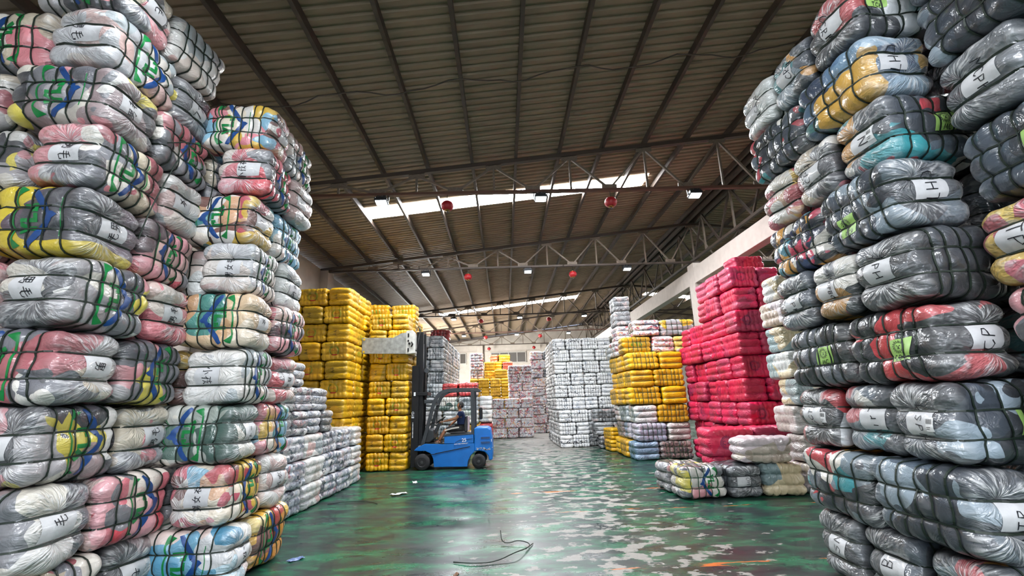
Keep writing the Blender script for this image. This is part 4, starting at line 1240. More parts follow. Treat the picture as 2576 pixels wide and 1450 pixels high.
# low stack right behind the driver
g = 'bales of the low stack behind the driver'
for k in range(5):
    z = 0.25 + 0.49 * k
    cols = [['silver', 'silver', 'yellowmix'], ['yellowmix', 'silver', 'yellow'], ['yellowmix', 'silver', 'green'], ['silver', 'green', 'silver'], ['silver', 'red', 'red']][k]
    rowx('m', -3.0, -0.95, 17.2, z, .5, alt('LEL', 'ELL', k), 1, cols, 'low stack behind driver', g, 'strap_dark', lay=k)
for k in range(4):
    place('m', k, -0.72, 18.3, 0.25 + .49 * k, 'E', .5, .6, .78, .5, 1, ['red', 'red', 'white', 'white'][k], '%s, %s layer, short column right of driver stack' % (LOOKM[['red', 'red', 'white', 'white'][k]], ORD[k]), g, 'strap_dark', None)
# far yellow bales
g = 'yellow bales near the back wall'
for k in range(6):
    rowx('f', -2.0, .3, 27.0, 0.26 + .51 * k, .52, alt('LELE', 'ELLE', k), 1, 'brightyellow', 'far yellow stack', g, None, lay=k)
rowx('f', -.55, .2, 27.1, 0.26 + .51 * 6, .52, 'E', 1, 'brightyellow', 'raised part of far yellow stack', g, None, lay=6)
rowx('f', -.6, .55, 28.0, 0.26 + .51 * 7, .52, 'EL', 1, ['brightyellow', 'orangewrap'], 'behind far yellow stack', g, None, lay=7)
rowx('f', -.9, .4, 28.7, 0.26 + .51 * 8, .52, 'EL', 1, ['orangewrap', 'yellow'], 'rearmost of far yellow stack', g, None, lay=8)
for k in range(9):
    if k < 6: continue
    rowx('f', -2.0, -1.2, 27.3, 0.26 + .51 * k, .52, alt('LE', 'L', k) if k == 6 else 'L', 1, 'mixed', 'white column left of far yellow', g, 'strap_dark', lay=k)
rowx('f', -1.2, -.5, 27.8, 0.26 + .51 * 7, .52, 'L', 1, 'yellow', 'beside white far column', g, None, lay=7)
rowx('f', -1.2, -.5, 27.8, 0.26 + .51 * 6, .52, 'L', 1, 'yellow', 'beside white far column', g, None, lay=6)
# mottled stacks in the middle distance
g = 'mottled bales at the far end of the aisle'
for k in range(4):
    z = 0.24 + .47 * k
    rowx('f', -.65, 1.4, 23.6, z, .48, alt('LEL', 'ELE', k), 1, 'mixed', 'low mottled stack at aisle end', g, None, lay=k)
for k in range(8):
    z = 0.24 + .45 * k
    rowx('f', .2, 1.5, 25.0, z, .46, alt('EL', 'LE', k), 1, 'mixed', 'tall mottled stack at aisle end', g, None, lay=k)
for k in range(9):
    z = 0.24 + .5 * k
    rowx('f', 1.5, 3.9, 26.4, z, .5, alt('ELE', 'LEL', k), -1, ['mixed', 'darkgrey', 'mixed'] if k > 5 else 'mixed', 'mottled stack beside white one', g, None, lay=k)
# white stack
g = 'white bales of the tall white stack'
for k in range(3):
    z = 0.225 + .45 * k
    rowx('m', 2.0, 3.14, 17.9, z, .455, alt('EL', 'LE', k), -1, 'plainwhite', 'front foot of white stack', g, 'strap_dark', lay=k)
    rowy('m', 18.72, 22.0, 1.97, z, .455, alt('LELEL', 'ELELE', k), -1, 'plainwhite', 'foot of white stack', g, 'strap_dark', lay=k)
for k in range(3):
    rowx('m', 3.2, 4.3, 18.45, 0.225 + .45 * k, .455, alt('LE', 'EL', k), -1, 'plainwhite', 'right foot of white stack', g, 'strap_dark', lay=k)
for k in range(6):
    z = 1.35 + .235 + .462 * k
    rowx('m', 1.97, 4.3, 18.4, z, .468, alt('ELLE', 'LEEL', k + 1), -1, 'plainwhite', 'tall white stack', g, 'strap_dark', lay=k + 3)
    rowy('m', 18.4 + (.79 if k % 2 else .61), 22.0, 1.95, z, .468, alt('LELEL', 'ELELE', k), -1, 'plainwhite', 'tall white stack', g, 'strap_dark', lay=k + 3)
# dark grey heap and columns right of it
g = 'dark grey bales between the white and yellow stacks'
for k, (xa, xb, sq) in enumerate(((3.35, 4.75, 'LE'), (3.2, 4.8, 'EL'), (3.22, 4.85, 'LE'))):
    rowx('m', xa, xb, 17.1 + .1 * k, 0.23 + .45 * k, .46, sq, -1, 'darkgrey', 'dark heap beside white stack', g, 'strap_dark', lay=k)
for k in range(7):
    rowx('f', 4.4, 5.7, 20.2, 0.25 + .49 * k, .5, alt('EL', 'LE', k), -1, ['darkgrey', 'silver'], 'dark column behind yellow stack', g, 'strap_dark', lay=k)
for k in range(9):
    rowx('f', 4.9, 6.4, 22.4, 0.25 + .49 * k, .5, alt('LE', 'EL', k), -1, 'darkgrey', 'rear column behind yellow stack', g, 'strap_dark', lay=k)
# yellow pair on the floor
g = 'small yellow bales on the floor'
for j, (x, y, z) in enumerate(((3.74, 16.45, .2), (3.76, 16.5, .57), (4.42, 16.5, .2), (4.4, 16.52, .57))):
    bale('m', j, (x, y, z), -PI / 2 + .15, (.75 / .9, .6 / .64, .38 / .59), 'brightyellow', 'short yellow bale, %s of the %s floor pair' % (['lower', 'upper'][j % 2], ['front', 'rear'][j // 2]), g, 'strap_green' if j < 2 else None)
# yellow stack on the right with mixed bales under and over it
g = 'bales of the yellow stack on the right'
YRm = [['steelblue', 'brown'], ['lightlilac', 'taupe'], ['white', 'brightyellow'], ['brightyellow'], ['brightyellow'], ['brightyellow'], ['yellow', 'mixed', 'yellowmix'], ['mixed', 'yellowmix']]
for k in range(8):
    z = 0.255 + .505 * k
    sq = ['EL', 'LE', 'EL', 'LE', 'EL', 'LE', 'LEE', 'EL'][k]
    x0 = [3.62, 3.72, 3.7, 3.6, 3.68, 3.66, 3.6, 4.0][k]
    rowx('m', x0, 5.28 if k < 6 else 5.9, 13.6 + (0.0 if k < 6 else .35), z, .51, sq, -1, YRm[k], 'right yellow stack', g, 'strap_green', 'KTD' if k == 6 else None, lay=k)
    rowy('m', 14.42 if k < 6 else 14.78, 16.0 if k < 6 else 16.3, x0 - .03, z, .51, alt('LE', 'EL', k), -1, [['brightyellow'], ['steelblue', 'brown'], ['silver', 'white'], ['brightyellow'], ['brightyellow'], ['yellow'], ['mixed', 'yellowmix'], ['mixed']][k], 'right yellow stack', g, 'strap_green', lay=k) if k < 7 else None
for k in range(3):
    rowx('m', 3.72, 4.28, 15.0, 0.255 + .505 * (7 + k), .51, 'E', -1, ['mixed', 'darkgrey', 'darkgrey'][k], 'grey peak on right yellow stack', g, 'strap_dark', lay=7 + k if k < 2 else 9)
# crimson stack
g = 'crimson bales of the crimson stack'
for k in range(9):
    z = 0.265 + .515 * k
    sq = alt('LE', 'EL', k)
    xo = .04 * math.sin(k * 2)
    rowx('m', 5.3 + xo, 6.55 + xo, 10.3, z, .53, sq, -1, 'crimson', 'tall part of crimson stack', g, None, 'stamp', lay=k)
    rowy('m', 10.3 + (.61 if sq[0] == 'L' else .79), 12.35, 5.3 + xo, z, .53, alt('EE', 'LE', k), -1, 'crimson', 'tall part of crimson stack', g, None, 'stamp', lay=k)
    if k < 7:
        rowy('m', 12.4, 13.85, 5.34 + xo, z + .01, .53, alt('LE', 'EL', k), -1, 'crimson', 'rear part of crimson stack', g, None, 'stamp', lay=k)
place('m', 1, 6.3, 11.4, 0.265 + .515 * 9, 'L', .8, .6, .78, .5, -1, 'crimson', 'topmost crimson bale at the right of crimson stack', g, None, None)
for k in range(2):
    rowx('m', 4.05 - .05 * k, 5.95, 9.55, 0.27 + .53 * k, .56, alt('LEL', 'LL', k), -1, 'crimson', 'low front crimson row', g, None, 'stamp', lay=k)
# cream and lilac wall right of it
g = 'pale bales between the crimson and nearest right stack'
CWm = ['lilac', 'brown', 'taupe', 'cream', 'cream', 'bluecream', 'lilac', 'cream']
for k in range(8):
    z = 0.25 + .495 * k
    rowx('m', 5.24 + .03 * (k % 2), 6.5, 8.45 + .06 * (k % 3), z, .5, alt('EL', 'LE', k), -1, [CWm[k], ['lilac', 'taupe', 'cream'][k % 3]] if k != 1 else ['taupe', 'lilac'], 'pale column right of crimson', g, None, lay=k)
# front row on the floor at the right
g = 'bales of the short row on the floor'
bale('n', 1, (3.37, 8.7, .27), 0.05, (.82 / .9, .6 / .64, .54 / .59), 'grey', 'grey bale with blue and green print standing on floor at row end', g, 'strap_green', logo=('-y', -1, .08), tilt=(0, 0, 0))
bale('n', 2, (4.09, 8.78, .265), -PI / 2, (.8 / .9, .59 / .64, .52 / .59), 'black', 'black clothes bale on floor with white paper label, middle of row', g, 'strap_dark', paper='+x', text='GOHS', tilt=(0, 0, .03))
bale('n', 3, (4.78, 8.68, .265), 0.0, (.76 / .9, .6 / .64, .53 / .59), 'bluecream', 'blue and cream bale on floor under the lilac one', g, None, tilt=(0, 0, -.02))
bale('n', 0, (4.58, 8.72, .75), 0.0, (.95 / .9, .6 / .64, .46 / .59), 'lilac', 'pale lilac and cream bale lying on the floor row', g, None, tilt=(0, 0, .03))
bale('n', 3, (3.3, 9.36, .26), 0.05, (.8 / .9, .6 / .64, .52 / .59), 'grey', 'grey bale behind the printed one at row end', g, 'strap_green', tilt=(0, 0, .02))
bale('n', 0, (4.0, 9.0 + .2, .2), 0.0, (.7 / .9, .3 / .64, .4 / .59), 'grey', 'grey bale wedged behind the middle of the floor row', g, 'strap_dark', tilt=(0, 0, 0)) if False else None
# ------------------------------------------------------------------ forklift
M['blue'] = plain('blue_forklift_paint', '0360ae', 0.4, var=0.08, scale=5, coat=0.1, spec=0.3)
M['gunmetal'] = plain('dark_grey_forklift_steel', '24292d', 0.5, var=0.15, scale=8)
M['mastblack'] = plain('black_mast_steel', '0c0d0f', 0.45, var=0.25, scale=8, spec=0.3)
M['rubber'] = plain('black_tyre_rubber', '17171a', 0.75, var=0.2, scale=12)
M['rim'] = plain('grey_wheel_rim', '3a3b3d', 0.5, 0.3, var=0.2)
M['chrome'] = plain('polished_cylinder_rod', 'b4b8ba', 0.2, 0.9)
M['clampgrey'] = plain('scuffed_grey_clamp_steel', '8d8f8b', 0.45, 0.3, bumps=0.15, scale=9, var=0.3)
M['carriage'] = plain('pale_grey_carriage_paint', 'b4b4ae', 0.5, var=0.2, scale=7)
M['vinyl'] = plain('black_seat_vinyl', '1a1b1e', 0.45, var=0.1)
M['padpink'] = plain('pale_pink_backrest_shell', 'c9b4b8', 0.5, var=0.1)
M['whitepaint'] = plain('white_lettering', 'dfe4e8', 0.4, var=0.03)
M['darkblue'] = plain('shadowed_vent_blue', '0f4a86', 0.4)
M['yellowpaint'] = plain('yellow_marks', 'c9a31a', 0.5)
M['wear'] = plain('bare_chipped_metal', 'a9a49c', 0.5, 0.2, var=0.3, scale=30)
OX, OY = -1.5, 13.78
FK = empty('forklift', (OX, OY, 0))
tag(FK, 'blue electric forklift with tall black mast beside the yellow bales', 'forklift')


def fx(pl): return [(x - OX, z) for x, z in pl]


def text_mesh(name, body, size, ext=0.002):
    cu = bpy.data.curves.new(name, 'FONT'); cu.body = body; cu.size = size; cu.extrude = ext; cu.align_x = 'CENTER'; cu.align_y = 'CENTER'
    ob = bpy.data.objects.new(name, cu); COL.objects.link(ob)
    dg = bpy.context.evaluated_depsgraph_get()
    me = bpy.data.meshes.new_from_object(ob.evaluated_get(dg))
    COL.objects.unlink(ob); bpy.data.objects.remove(ob)
    me.materials.clear(); me.materials.append(None); me.name = name
    return me


W2 = 0.54
ch = MB().prism(fx([(-2.5, .52), (-2.44, .585), (-2.2, .685), (-1.7, .655), (-.86, .66), (-.86, .44), (-.97, .34), (-1.04, .2), (-1.06, .06), (-1.96, .08), (-1.98, .3), (-2.05, .43), (-2.2, .5), (-2.36, .5)]), -W2, W2).build('chassis', M['blue'], FK, bevel=.012)
MB().box((-2.06 - OX, -W2 - .004, .405), (.34, .02, .012), Matrix.Rotation(-.08, 3, 'Y')).box((-1.45 - OX, -W2 - .003, .5), (.95, .012, .018), Matrix.Rotation(-.16, 3, 'Y')).build('seam', M['mastblack'], ch)
hd = MB().prism(fx([(-1.68, .665), (-1.68, .86), (-.88, .895), (-.88, .665)]), -W2, W2).build('battery_hood', M['blue'], FK, bevel=.012)
MB().prism(fx([(-1.7, .862), (-1.7, .885), (-.87, .92), (-.87, .897)]), -W2 - .005, W2 + .005).build('hood_rim', M['gunmetal'], hd)
MB().tube([(x - OX, -W2 - .004, z) for x, z in ((-1.42, .6), (-1.38, .7), (-1.28, .755), (-.92, .79))], .006, 6).build('pressed_line', M['darkblue'], hd)
cw = MB().prism(fx([(-.865, .45), (-.865, 1.04), (-.8, 1.065), (-.5, 1.055), (-.42, 1.0), (-.385, .8), (-.365, .45), (-.375, .22), (-.47, .2), (-.49, .32), (-.58, .42), (-.72, .455)]), -W2 - .01, W2 + .01).build('counterweight', M['blue'], FK, bevel=.03, segs=3)
for i, z in enumerate((.79, .67)):
    MB().box((-.56 - OX, -W2 - .012, z), (.24, .012, .055)).build('vent_slot', M['darkblue'], cw, bevel=.005)
    MB().box((-.56 - OX, -W2 - .02, z + .03), (.24, .02, .012)).build('vent_lip', M['blue'], cw)
wm = MB()
for k in range(26):
    wm.box((RNG.uniform(-.8, -.37) - OX, -W2 - .011, .5 + RNG.uniform(-.025, .035)), (RNG.uniform(.01, .05), .004, RNG.uniform(.008, .025)), Matrix.Rotation(RNG.uniform(-.4, .4), 3, 'Y'))
wm.build('paint_chips', M['wear'], cw)
MB().box((-.395 - OX, -W2 - .0, .72), (.012, .06, .07)).build('number_plate', M['whitepaint'], cw)
# lettering on the hood side
for body, size, cx, cz, nm in (('25', .13, -1.14, .745, 'model_number'), ('ELECTRIC FORKLIFT', .042, -1.22, .655, 'side_lettering')):
    o = link(nm, text_mesh(nm, body, size), M['whitepaint'], FK, (cx - OX, -W2 - .008, cz), (PI / 2, -.05, 0)); o['label'] = 'white lettering'
# wheels


def wheel(cx, cy, r, wd, nm):
    w_ = empty(nm); w_.parent = FK; w_.location = (cx - OX, cy, r)
    pr = [(r * .55, -wd / 2), (r * .9, -wd / 2), (r * .985, -wd / 2 + .02), (r, -wd / 2 + .045), (r, wd / 2 - .045), (r * .985, wd / 2 - .02), (r * .9, wd / 2), (r * .55, wd / 2)]
    t = MB().lathe(pr, axis='y', n=36).build('tyre', M['rubber'], w_, smooth=True)
    MB().lathe([(r * .56, -wd / 2 + .03), (r * .54, -wd / 2 - .004), (r * .45, -wd / 2 + .012), (r * .2, -wd / 2 + .02), (r * .18, -wd / 2 - .012), (.0001, -wd / 2 - .014)], axis='y', n=28).build('rim', M['rim'], w_)
    bl = MB()
    for k in range(8):
        a = 2 * PI * k / 8
        bl.lathe([(.011, -wd / 2 - .008), (.011, -wd / 2 + .02)], (r * .33 * math.cos(a), 0, r * .33 * math.sin(a)), 'y', 6)
    bl.build('wheel_bolts', M['mastblack'], w_)
    return w_


for sy in (-1, 1):
    wheel(-2.28, sy * .46, .215, .2, 'front_wheel'); wheel(-.75, sy * .47, .19, .16, 'rear_wheel')
MB().box((-.75 - OX, 0, .2), (.12, .8, .12)).build('rear_axle', M['mastblack'], FK)
MB().box((-2.28 - OX, 0, .24), (.2, .74, .18)).build('front_axle', M['mastblack'], FK)
# floor plate, dash, pedals, steering
MB().prism(fx([(-2.2, .69), (-2.2, .70), (-1.7, .675), (-1.7, .66)]), -W2 + .01, W2 - .01).build('floor_plate', M['mastblack'], FK)
MB().prism(fx([(-2.26, .7), (-2.24, .98), (-2.14, 1.06), (-2.0, 1.02), (-1.98, .8), (-2.1, .7)]), -.4, .4).build('dash_cowl', M['gunmetal'], FK, bevel=.03, segs=3)
MB().bar((-2.02 - OX, 0, .92), (-1.86 - OX, 0, 1.22), .11, .09).build('steering_column', M['gunmetal'], FK, bevel=.015)
sw = MB(); c = Vector((-1.85 - OX, 0, 1.28)); n_ = Vector((-.55, 0, .83)).normalized(); ex = Vector((0, 1, 0)); ey = n_.cross(ex)
sw.tube([c + (ex * math.cos(2 * PI * k / 24) + ey * math.sin(2 * PI * k / 24)) * .155 for k in range(25)], .014, 8, cap=False)
for k in range(3):
    a = 2 * PI * k / 3 + .5
    sw.bar(c, c + (ex * math.cos(a) + ey * math.sin(a)) * .15, .03, .012, n_)
sw.lathe([(.04, -.02), (.04, .02)], c, 'z', 12).build('steering_wheel', M['mastblack'], FK, smooth=False)
MB().tube([(-1.62 - OX, .22, .9), (-1.61 - OX, .22, 1.06)], .012, 6).lathe([(.001, -.02), (.024, 0), (.001, .025)], (-1.61 - OX, .22, 1.08), 'z', 10).build('control_lever', M['mastblack'], FK)
MB().bar((-2.0 - OX, -.1, .71), (-1.93 - OX, -.1, .76), .08, .012).bar((-2.0 - OX, .1, .71), (-1.93 - OX, .1, .76), .08, .012).build('pedal', M['gunmetal'], FK)
# seat
st = MB().prism(fx([(-1.55, .9), (-1.56, .965), (-1.5, .985), (-1.16, .97), (-1.1, .9)]), -.24, .24).build('seat_cushion', M['vinyl'], FK, bevel=.02, segs=3)
MB().prism(fx([(-1.17, .95), (-1.2, 1.0), (-1.12, 1.36), (-1.07, 1.37), (-1.075, .95)]), -.22, .22).build('seat_backrest', M['vinyl'], FK, bevel=.02, segs=3)
MB().prism(fx([(-1.074, .95), (-1.066, 1.36), (-1.035, 1.35), (-1.04, .97)]), -.2, .2).build('backrest_shell', M['padpink'], FK, bevel=.01)
MB().box((-.93 - OX, -.2, .94), (.14, .2, .05)).build('folded_rag', M['padpink'], FK, bevel=.015)
# overhead guard
GP = [(-2.3, .58), (-2.16, 1.08), (-2.02, 1.62), (-1.96, 1.8), (-1.87, 1.95), (-1.75, 2.04), (-1.6, 2.085), (-1.3, 2.1), (-.75, 2.085)]
GP = [Vector(v) for v in GP]
gs = []
for i in range(len(GP) - 1):
    p0, p1, p2, p3 = GP[max(i - 1, 0)], GP[i], GP[i + 1], GP[min(i + 2, len(GP) - 1)]
    for k in range(5):
        t = k / 5
        gs.append(0.5 * (2 * p1 + (p2 - p0) * t + (2 * p0 - 5 * p1 + 4 * p2 - p3) * t * t + (3 * p1 - p0 - 3 * p2 + p3) * t ** 3))
gs.append(GP[-1]); GP = gs
for sy in (-1, 1):
    gb = MB()
    for i, pt in enumerate(GP):
        tg = (GP[min(i + 1, len(GP) - 1)] - GP[max(i - 1, 0)]).normalized(); nn = Vector((-tg.y, tg.x)) * .045
        gb.v += [Vector((pt.x + nn.x - OX, sy * .47 - .04, pt.y + nn.y)), Vector((pt.x + nn.x - OX, sy * .47 + .04, pt.y + nn.y)), Vector((pt.x - nn.x - OX, sy * .47 + .04, pt.y - nn.y)), Vector((pt.x - nn.x - OX, sy * .47 - .04, pt.y - nn.y))]
    for i in range(len(GP) - 1):
        for k in range(4): gb.f.append([i * 4 + k, i * 4 + (k + 1) % 4, i * 4 + 4 + (k + 1) % 4, i * 4 + 4 + k])
    gb.f += [[0, 1, 2, 3], [len(gb.v) - 4 + k for k in range(4)]]
    gb.build('guard_side_rail', M['gunmetal'], FK)
    MB().bar((-.9 - OX, sy * .47, .86), (-.9 - OX, sy * .47, 2.09), .1, .11, (0, 1, 0)).build('guard_rear_post', M['gunmetal'], FK, bevel=.01)
for k in range(7):
    x = -1.66 + .15 * k
    MB().box((x - OX, 0, 2.075), (.035, .9, .05)).build('guard_roof_bar', M['gunmetal'], FK)
MB().box((-.78 - OX, 0, 2.07), (.12, .98, .07)).build('guard_rear_crossbar', M['gunmetal'], FK, bevel=.01)
MB().box((-1.99 - OX, 0, 1.72), (.05, .9, .06)).build('guard_front_crossbar', M['gunmetal'], FK)
MB().box((-.72 - OX, .38, 1.42), (.1, .16, .34)).build('fire_extinguisher', M['mastblack'], FK, bevel=.04, segs=3)
MB().tube([(-1.99 - OX, -.5, 1.6), (-1.88 - OX, -.53, 1.55), (-1.9 - OX, -.53, 1.25), (-2.08 - OX, -.5, 1.2)], .013, 6).build('grab_handle', M['mastblack'], FK)
for sy in (-1, 1):
    MB().box((-2.14 - OX, sy * .5, 1.8), (.2, .16, .1)).build('headlight', M['gunmetal'], FK, bevel=.02)
MB().lathe([(.001, -.012), (.07, -.01), (.075, .0), (.07, .01), (.001, .012)], (-1.75 - OX, .36, 1.75), 'x', 16).build('rear_view_mirror', M['chrome'], FK)
# mast
for sy in (-1, 1):
    MB().box((-2.53 - OX, sy * .31, 1.44), (.2, .07, 2.75)).build('outer_mast_rail', M['mastblack'], FK, bevel=.008)
    MB().box((-2.43 - OX, sy * .235, 2.2), (.2, .07, 3.2)).build('inner_mast_rail', M['mastblack'], FK, bevel=.008)
    MB().tube([(-2.4 - OX, sy * .2, .15), (-2.4 - OX, sy * .2, 2.0)], .035, 10).build('lift_cylinder', M['gunmetal'], FK, smooth=True)
    MB().tube([(-2.4 - OX, sy * .2, 2.0), (-2.4 - OX, sy * .2, 3.5)], .02, 8).build('cylinder_rod', M['gunmetal'], FK, smooth=True)
    MB().tube([(-2.44 - OX, sy * .1, .6), (-2.44 - OX, sy * .1, 3.55)], .014, 6).build('lift_chain', M['mastblack'], FK)
    MB().tube([(-2.33 - OX, sy * .14, .9), (-2.3 - OX, sy * .14, 2.0), (-2.28 - OX, sy * .14, 2.68), (-2.35 - OX, sy * .14, 2.76), (-2.42 - OX, sy * .14, 2.7)], .013, 6).build('hydraulic_hose', M['mastblack'], FK)
    MB().bar((-2.5 - OX, sy * .3, .56), (-2.2 - OX, sy * .3, .68), .05, .05).build('tilt_cylinder', M['chrome'], FK)
for z in (.5, 1.5, 2.72): MB().box((-2.49 - OX, 0, z), (.1, .6, .1)).build('mast_crossbar', M['mastblack'], FK)
MB().box((-2.47 - OX, 0, 3.74), (.1, .5, .1)).build('mast_top_crossbar', M['mastblack'], FK)
MB().box((-2.4 - OX, 0, 2.02), (.44, .72, .1)).build('mast_bracket', M['mastblack'], FK, bevel=.01)
MB().box((-2.54 - OX, -.368, 2.02), (.05, .006, .1)).build('warning_sticker', M['whitepaint'], FK)
MB().lathe([(.001, -.06), (.07, -.06), (.07, .06), (.001, .06)], (-2.24 - OX, -.14, 2.68), 'y', 16).build('hose_pulley', M['gunmetal'], FK)
o = link('mast_lettering', text_mesh('mast_lettering', 'BYD', .095), M['whitepaint'], FK, (-2.58 - OX, -.352, 1.45), (PI / 2, 0, 0)); o.rotation_euler = (PI / 2, -PI / 2, 0); o['label'] = 'white maker lettering'
ml = MB()
for k in range(12): ml.box((-2.58 - OX, -.35, 1.24 - .035 * k), (.02, .004, .018 + .008 * (k % 3)))
ml.build('mast_small_print', M['whitepaint'], FK)
# carriage and bale clamp
MB().box((-2.66 - OX, 0, 3.45), (.1, .95, .62)).build('carriage_frame', M['carriage'], FK, bevel=.01)
MB().prism(fx([(-2.76, 3.12), (-2.76, 3.78), (-2.58, 3.8), (-2.52, 3.72), (-2.5, 3.14)]), -.66, -.36).build('clamp_slide', M['carriage'], FK, bevel=.015)
for z, wd in ((3.66, .1), (3.5, .05), (3.24, .1)):
    MB().box((-2.69 - OX, -.665, z), (.04, .012, wd)).build('slide_pad', M['mastblack'], FK)
MB().lathe([(.001, -.03), (.03, -.03), (.03, .0)], (-2.66 - OX, -.66, 3.42), 'y', 12).tube([(-2.6 - OX, -.67, 3.46), (-2.56 - OX, -.69, 3.4), (-2.6 - OX, -.67, 3.33)], .02, 6).build('hose_fitting', M['mastblack'], FK)
MB().tube([(-2.55 - OX, -.62, 3.3), (-2.47 - OX, -.6, 3.2), (-2.44 - OX, -.5, 3.5), (-2.42 - OX, -.3, 3.85)], .016, 6).tube([(-2.5 - OX, -.5, 3.8), (-2.46 - OX, -.4, 3.95), (-2.44 - OX, -.2, 3.8)], .014, 6).build('clamp_hose', M['mastblack'], FK)
arm = fx([(-4.0, 3.17), (-2.69, 3.13), (-2.68, 3.75), (-2.9, 3.72), (-3.12, 3.6), (-4.0, 3.62)])
pl = MB().prism(arm, -.655, -.615).build('clamp_arm', M['clampgrey'], FK, bevel=.006); pl['label'] = 'scuffed grey steel clamp plate'
for z in (3.22, 3.57): MB().lathe([(.001, -.012), (.03, -.012), (.03, 0)], (-3.94 - OX, -.655, z), 'y', 10).build('arm_bolt', M['yellowpaint'], pl)
MB().prism(arm, .4, .44).build('clamp_arm', M['clampgrey'], FK, bevel=.006)

# ------------------------------------------------------------------ the driver
M['skin'] = plain('tanned_skin', '9c6a4c', 0.5, var=0.06, scale=12)
M['hair'] = plain('short_black_hair', '120f0e', 0.6, var=0.3, scale=60)
M['tee'] = plain('navy_tee_cotton', '14264e', 0.85, var=0.12, scale=14, bumps=0.3)
M['shorts'] = plain('black_shorts_cloth', '121316', 0.8, var=0.15, scale=14, bumps=0.2)
M['stripe'] = plain('white_side_stripe', 'b9b4ac', 0.8)
M['sandal'] = plain('dark_blue_sandal', '1c222c', 0.6)
DY = -.06


def skin_mesh(name, verts, edges, radii, root=0, sub=2):
    me = bpy.data.meshes.new(name); me.from_pydata(verts, edges, [])
    ob = bpy.data.objects.new(name, me); COL.objects.link(ob)
    md = ob.modifiers.new('skin', 'SKIN'); md.use_smooth_shade = True
    for i, r in enumerate(radii):
        me.skin_vertices[0].data[i].radius = (r, r) if isinstance(r, (int, float)) else r
        me.skin_vertices[0].data[i].use_root = (i == root)
    sd = ob.modifiers.new('sub', 'SUBSURF'); sd.levels = sub; sd.render_levels = sub
    dg = bpy.context.evaluated_depsgraph_get()
    out = bpy.data.meshes.new_from_object(ob.evaluated_get(dg))
    COL.objects.unlink(ob); bpy.data.objects.remove(ob)
    return out


def add_mesh(bm, me, mat=None):
    t = me.copy()
    if mat is not None: t.transform(mat)
    bm.from_mesh(t); bpy.data.meshes.remove(t)


def P3(x, y, z): return (x - OX, y + DY, z)


pv = [P3(-1.24, 0, 1.04), P3(-1.25, 0, 1.16), P3(-1.255, 0, 1.3), P3(-1.265, 0, 1.43), P3(-1.275, 0, 1.51), P3(-1.3, 0, 1.585),
      P3(-1.265, -.16, 1.45), P3(-1.39, -.21, 1.32), P3(-1.58, -.19, 1.27), P3(-1.74, -.15, 1.245),
      P3(-1.265, .16, 1.45), P3(-1.38, .2, 1.29), P3(-1.5, .2, 1.2), P3(-1.58, .2, 1.13),
      P3(-1.27, -.1, 1.02), P3(-1.5, -.13, 1.035), P3(-1.7, -.15, 1.0), P3(-1.79, -.15, .85), P3(-1.86, -.15, .715),
      P3(-1.27, .1, 1.02), P3(-1.5, .13, 1.035), P3(-1.72, .12, 1.0), P3(-1.83, .12, .85), P3(-1.92, .12, .725)]
pe = [(0, 1), (1, 2), (2, 3), (3, 4), (4, 5), (3, 6), (6, 7), (7, 8), (8, 9), (3, 10), (10, 11), (11, 12), (12, 13), (0, 14), (14, 15), (15, 16), (16, 17), (17, 18), (0, 19), (19, 20), (20, 21), (21, 22), (22, 23)]
prd = [.12, .115, .125, .12, .055, .05, .058, .042, .036, .024, .058, .042, .036, .024, .09, .075, .052, .05, .032, .09, .075, .052, .05, .032]
bm = bmesh.new()
add_mesh(bm, skin_mesh('body', pv, pe, prd))
# head with face, tipped back to look up the mast
hv = MB(); N1, N2 = 20, 16
vs = []
for i in range(N2 + 1):
    th = PI * i / N2
    for k in range(N1):
        ph = 2 * PI * k / N1
        x, y, z = math.sin(th) * math.cos(ph), math.sin(th) * math.sin(ph), math.cos(th)
        X, Y, Z = x * .088, y * .07, z * .112
        if z < -.1:      # jaw narrows towards the chin
            t = (-z - .1) / .9; X = X * (1 - .3 * t) - (.018 * t if x < .2 else 0); Y *= 1 - .35 * t
        if x < -.6: X += .012 * (abs(x) - .6) * 2                      # flatter face
        if abs(y) < .22 and x < -.5 and -.32 < z < .08: X -= .022 * (1 - abs(y) / .22) * (1 if z < -.12 else .6)   # nose
        if abs(abs(y) - .38) < .16 and x < -.5 and -.02 < z < .16: X += .008                                 # eye sockets
        if abs(y) < .35 and x < -.5 and -.56 < z < -.44: X -= .006                                           # lips
        vs.append((X, Y, Z))
fs = [(i * N1 + k, i * N1 + (k + 1) % N1, (i + 1) * N1 + (k + 1) % N1, (i + 1) * N1 + k) for i in range(N2) for k in range(N1)]
hm = mesh_from('head', vs, fs, True)
HT = Matrix.Translation(Vector(P3(-1.285, 0, 1.665))) @ Matrix.Rotation(math.radians(14), 4, 'Y')
add_mesh(bm, hm, HT)
for sy in (-1, 1):   # ears
    em = MB().lathe([(.001, -.006), (.016, -.004), (.02, .004), (.001, .008)], (0, 0, 0), 'y', 10).mesh('ear')
    add_mesh(bm, em, HT @ Matrix.Translation((.012, sy * .07, -.01)) @ Matrix.Scale(1.5, 4, (0, 0, 1)))
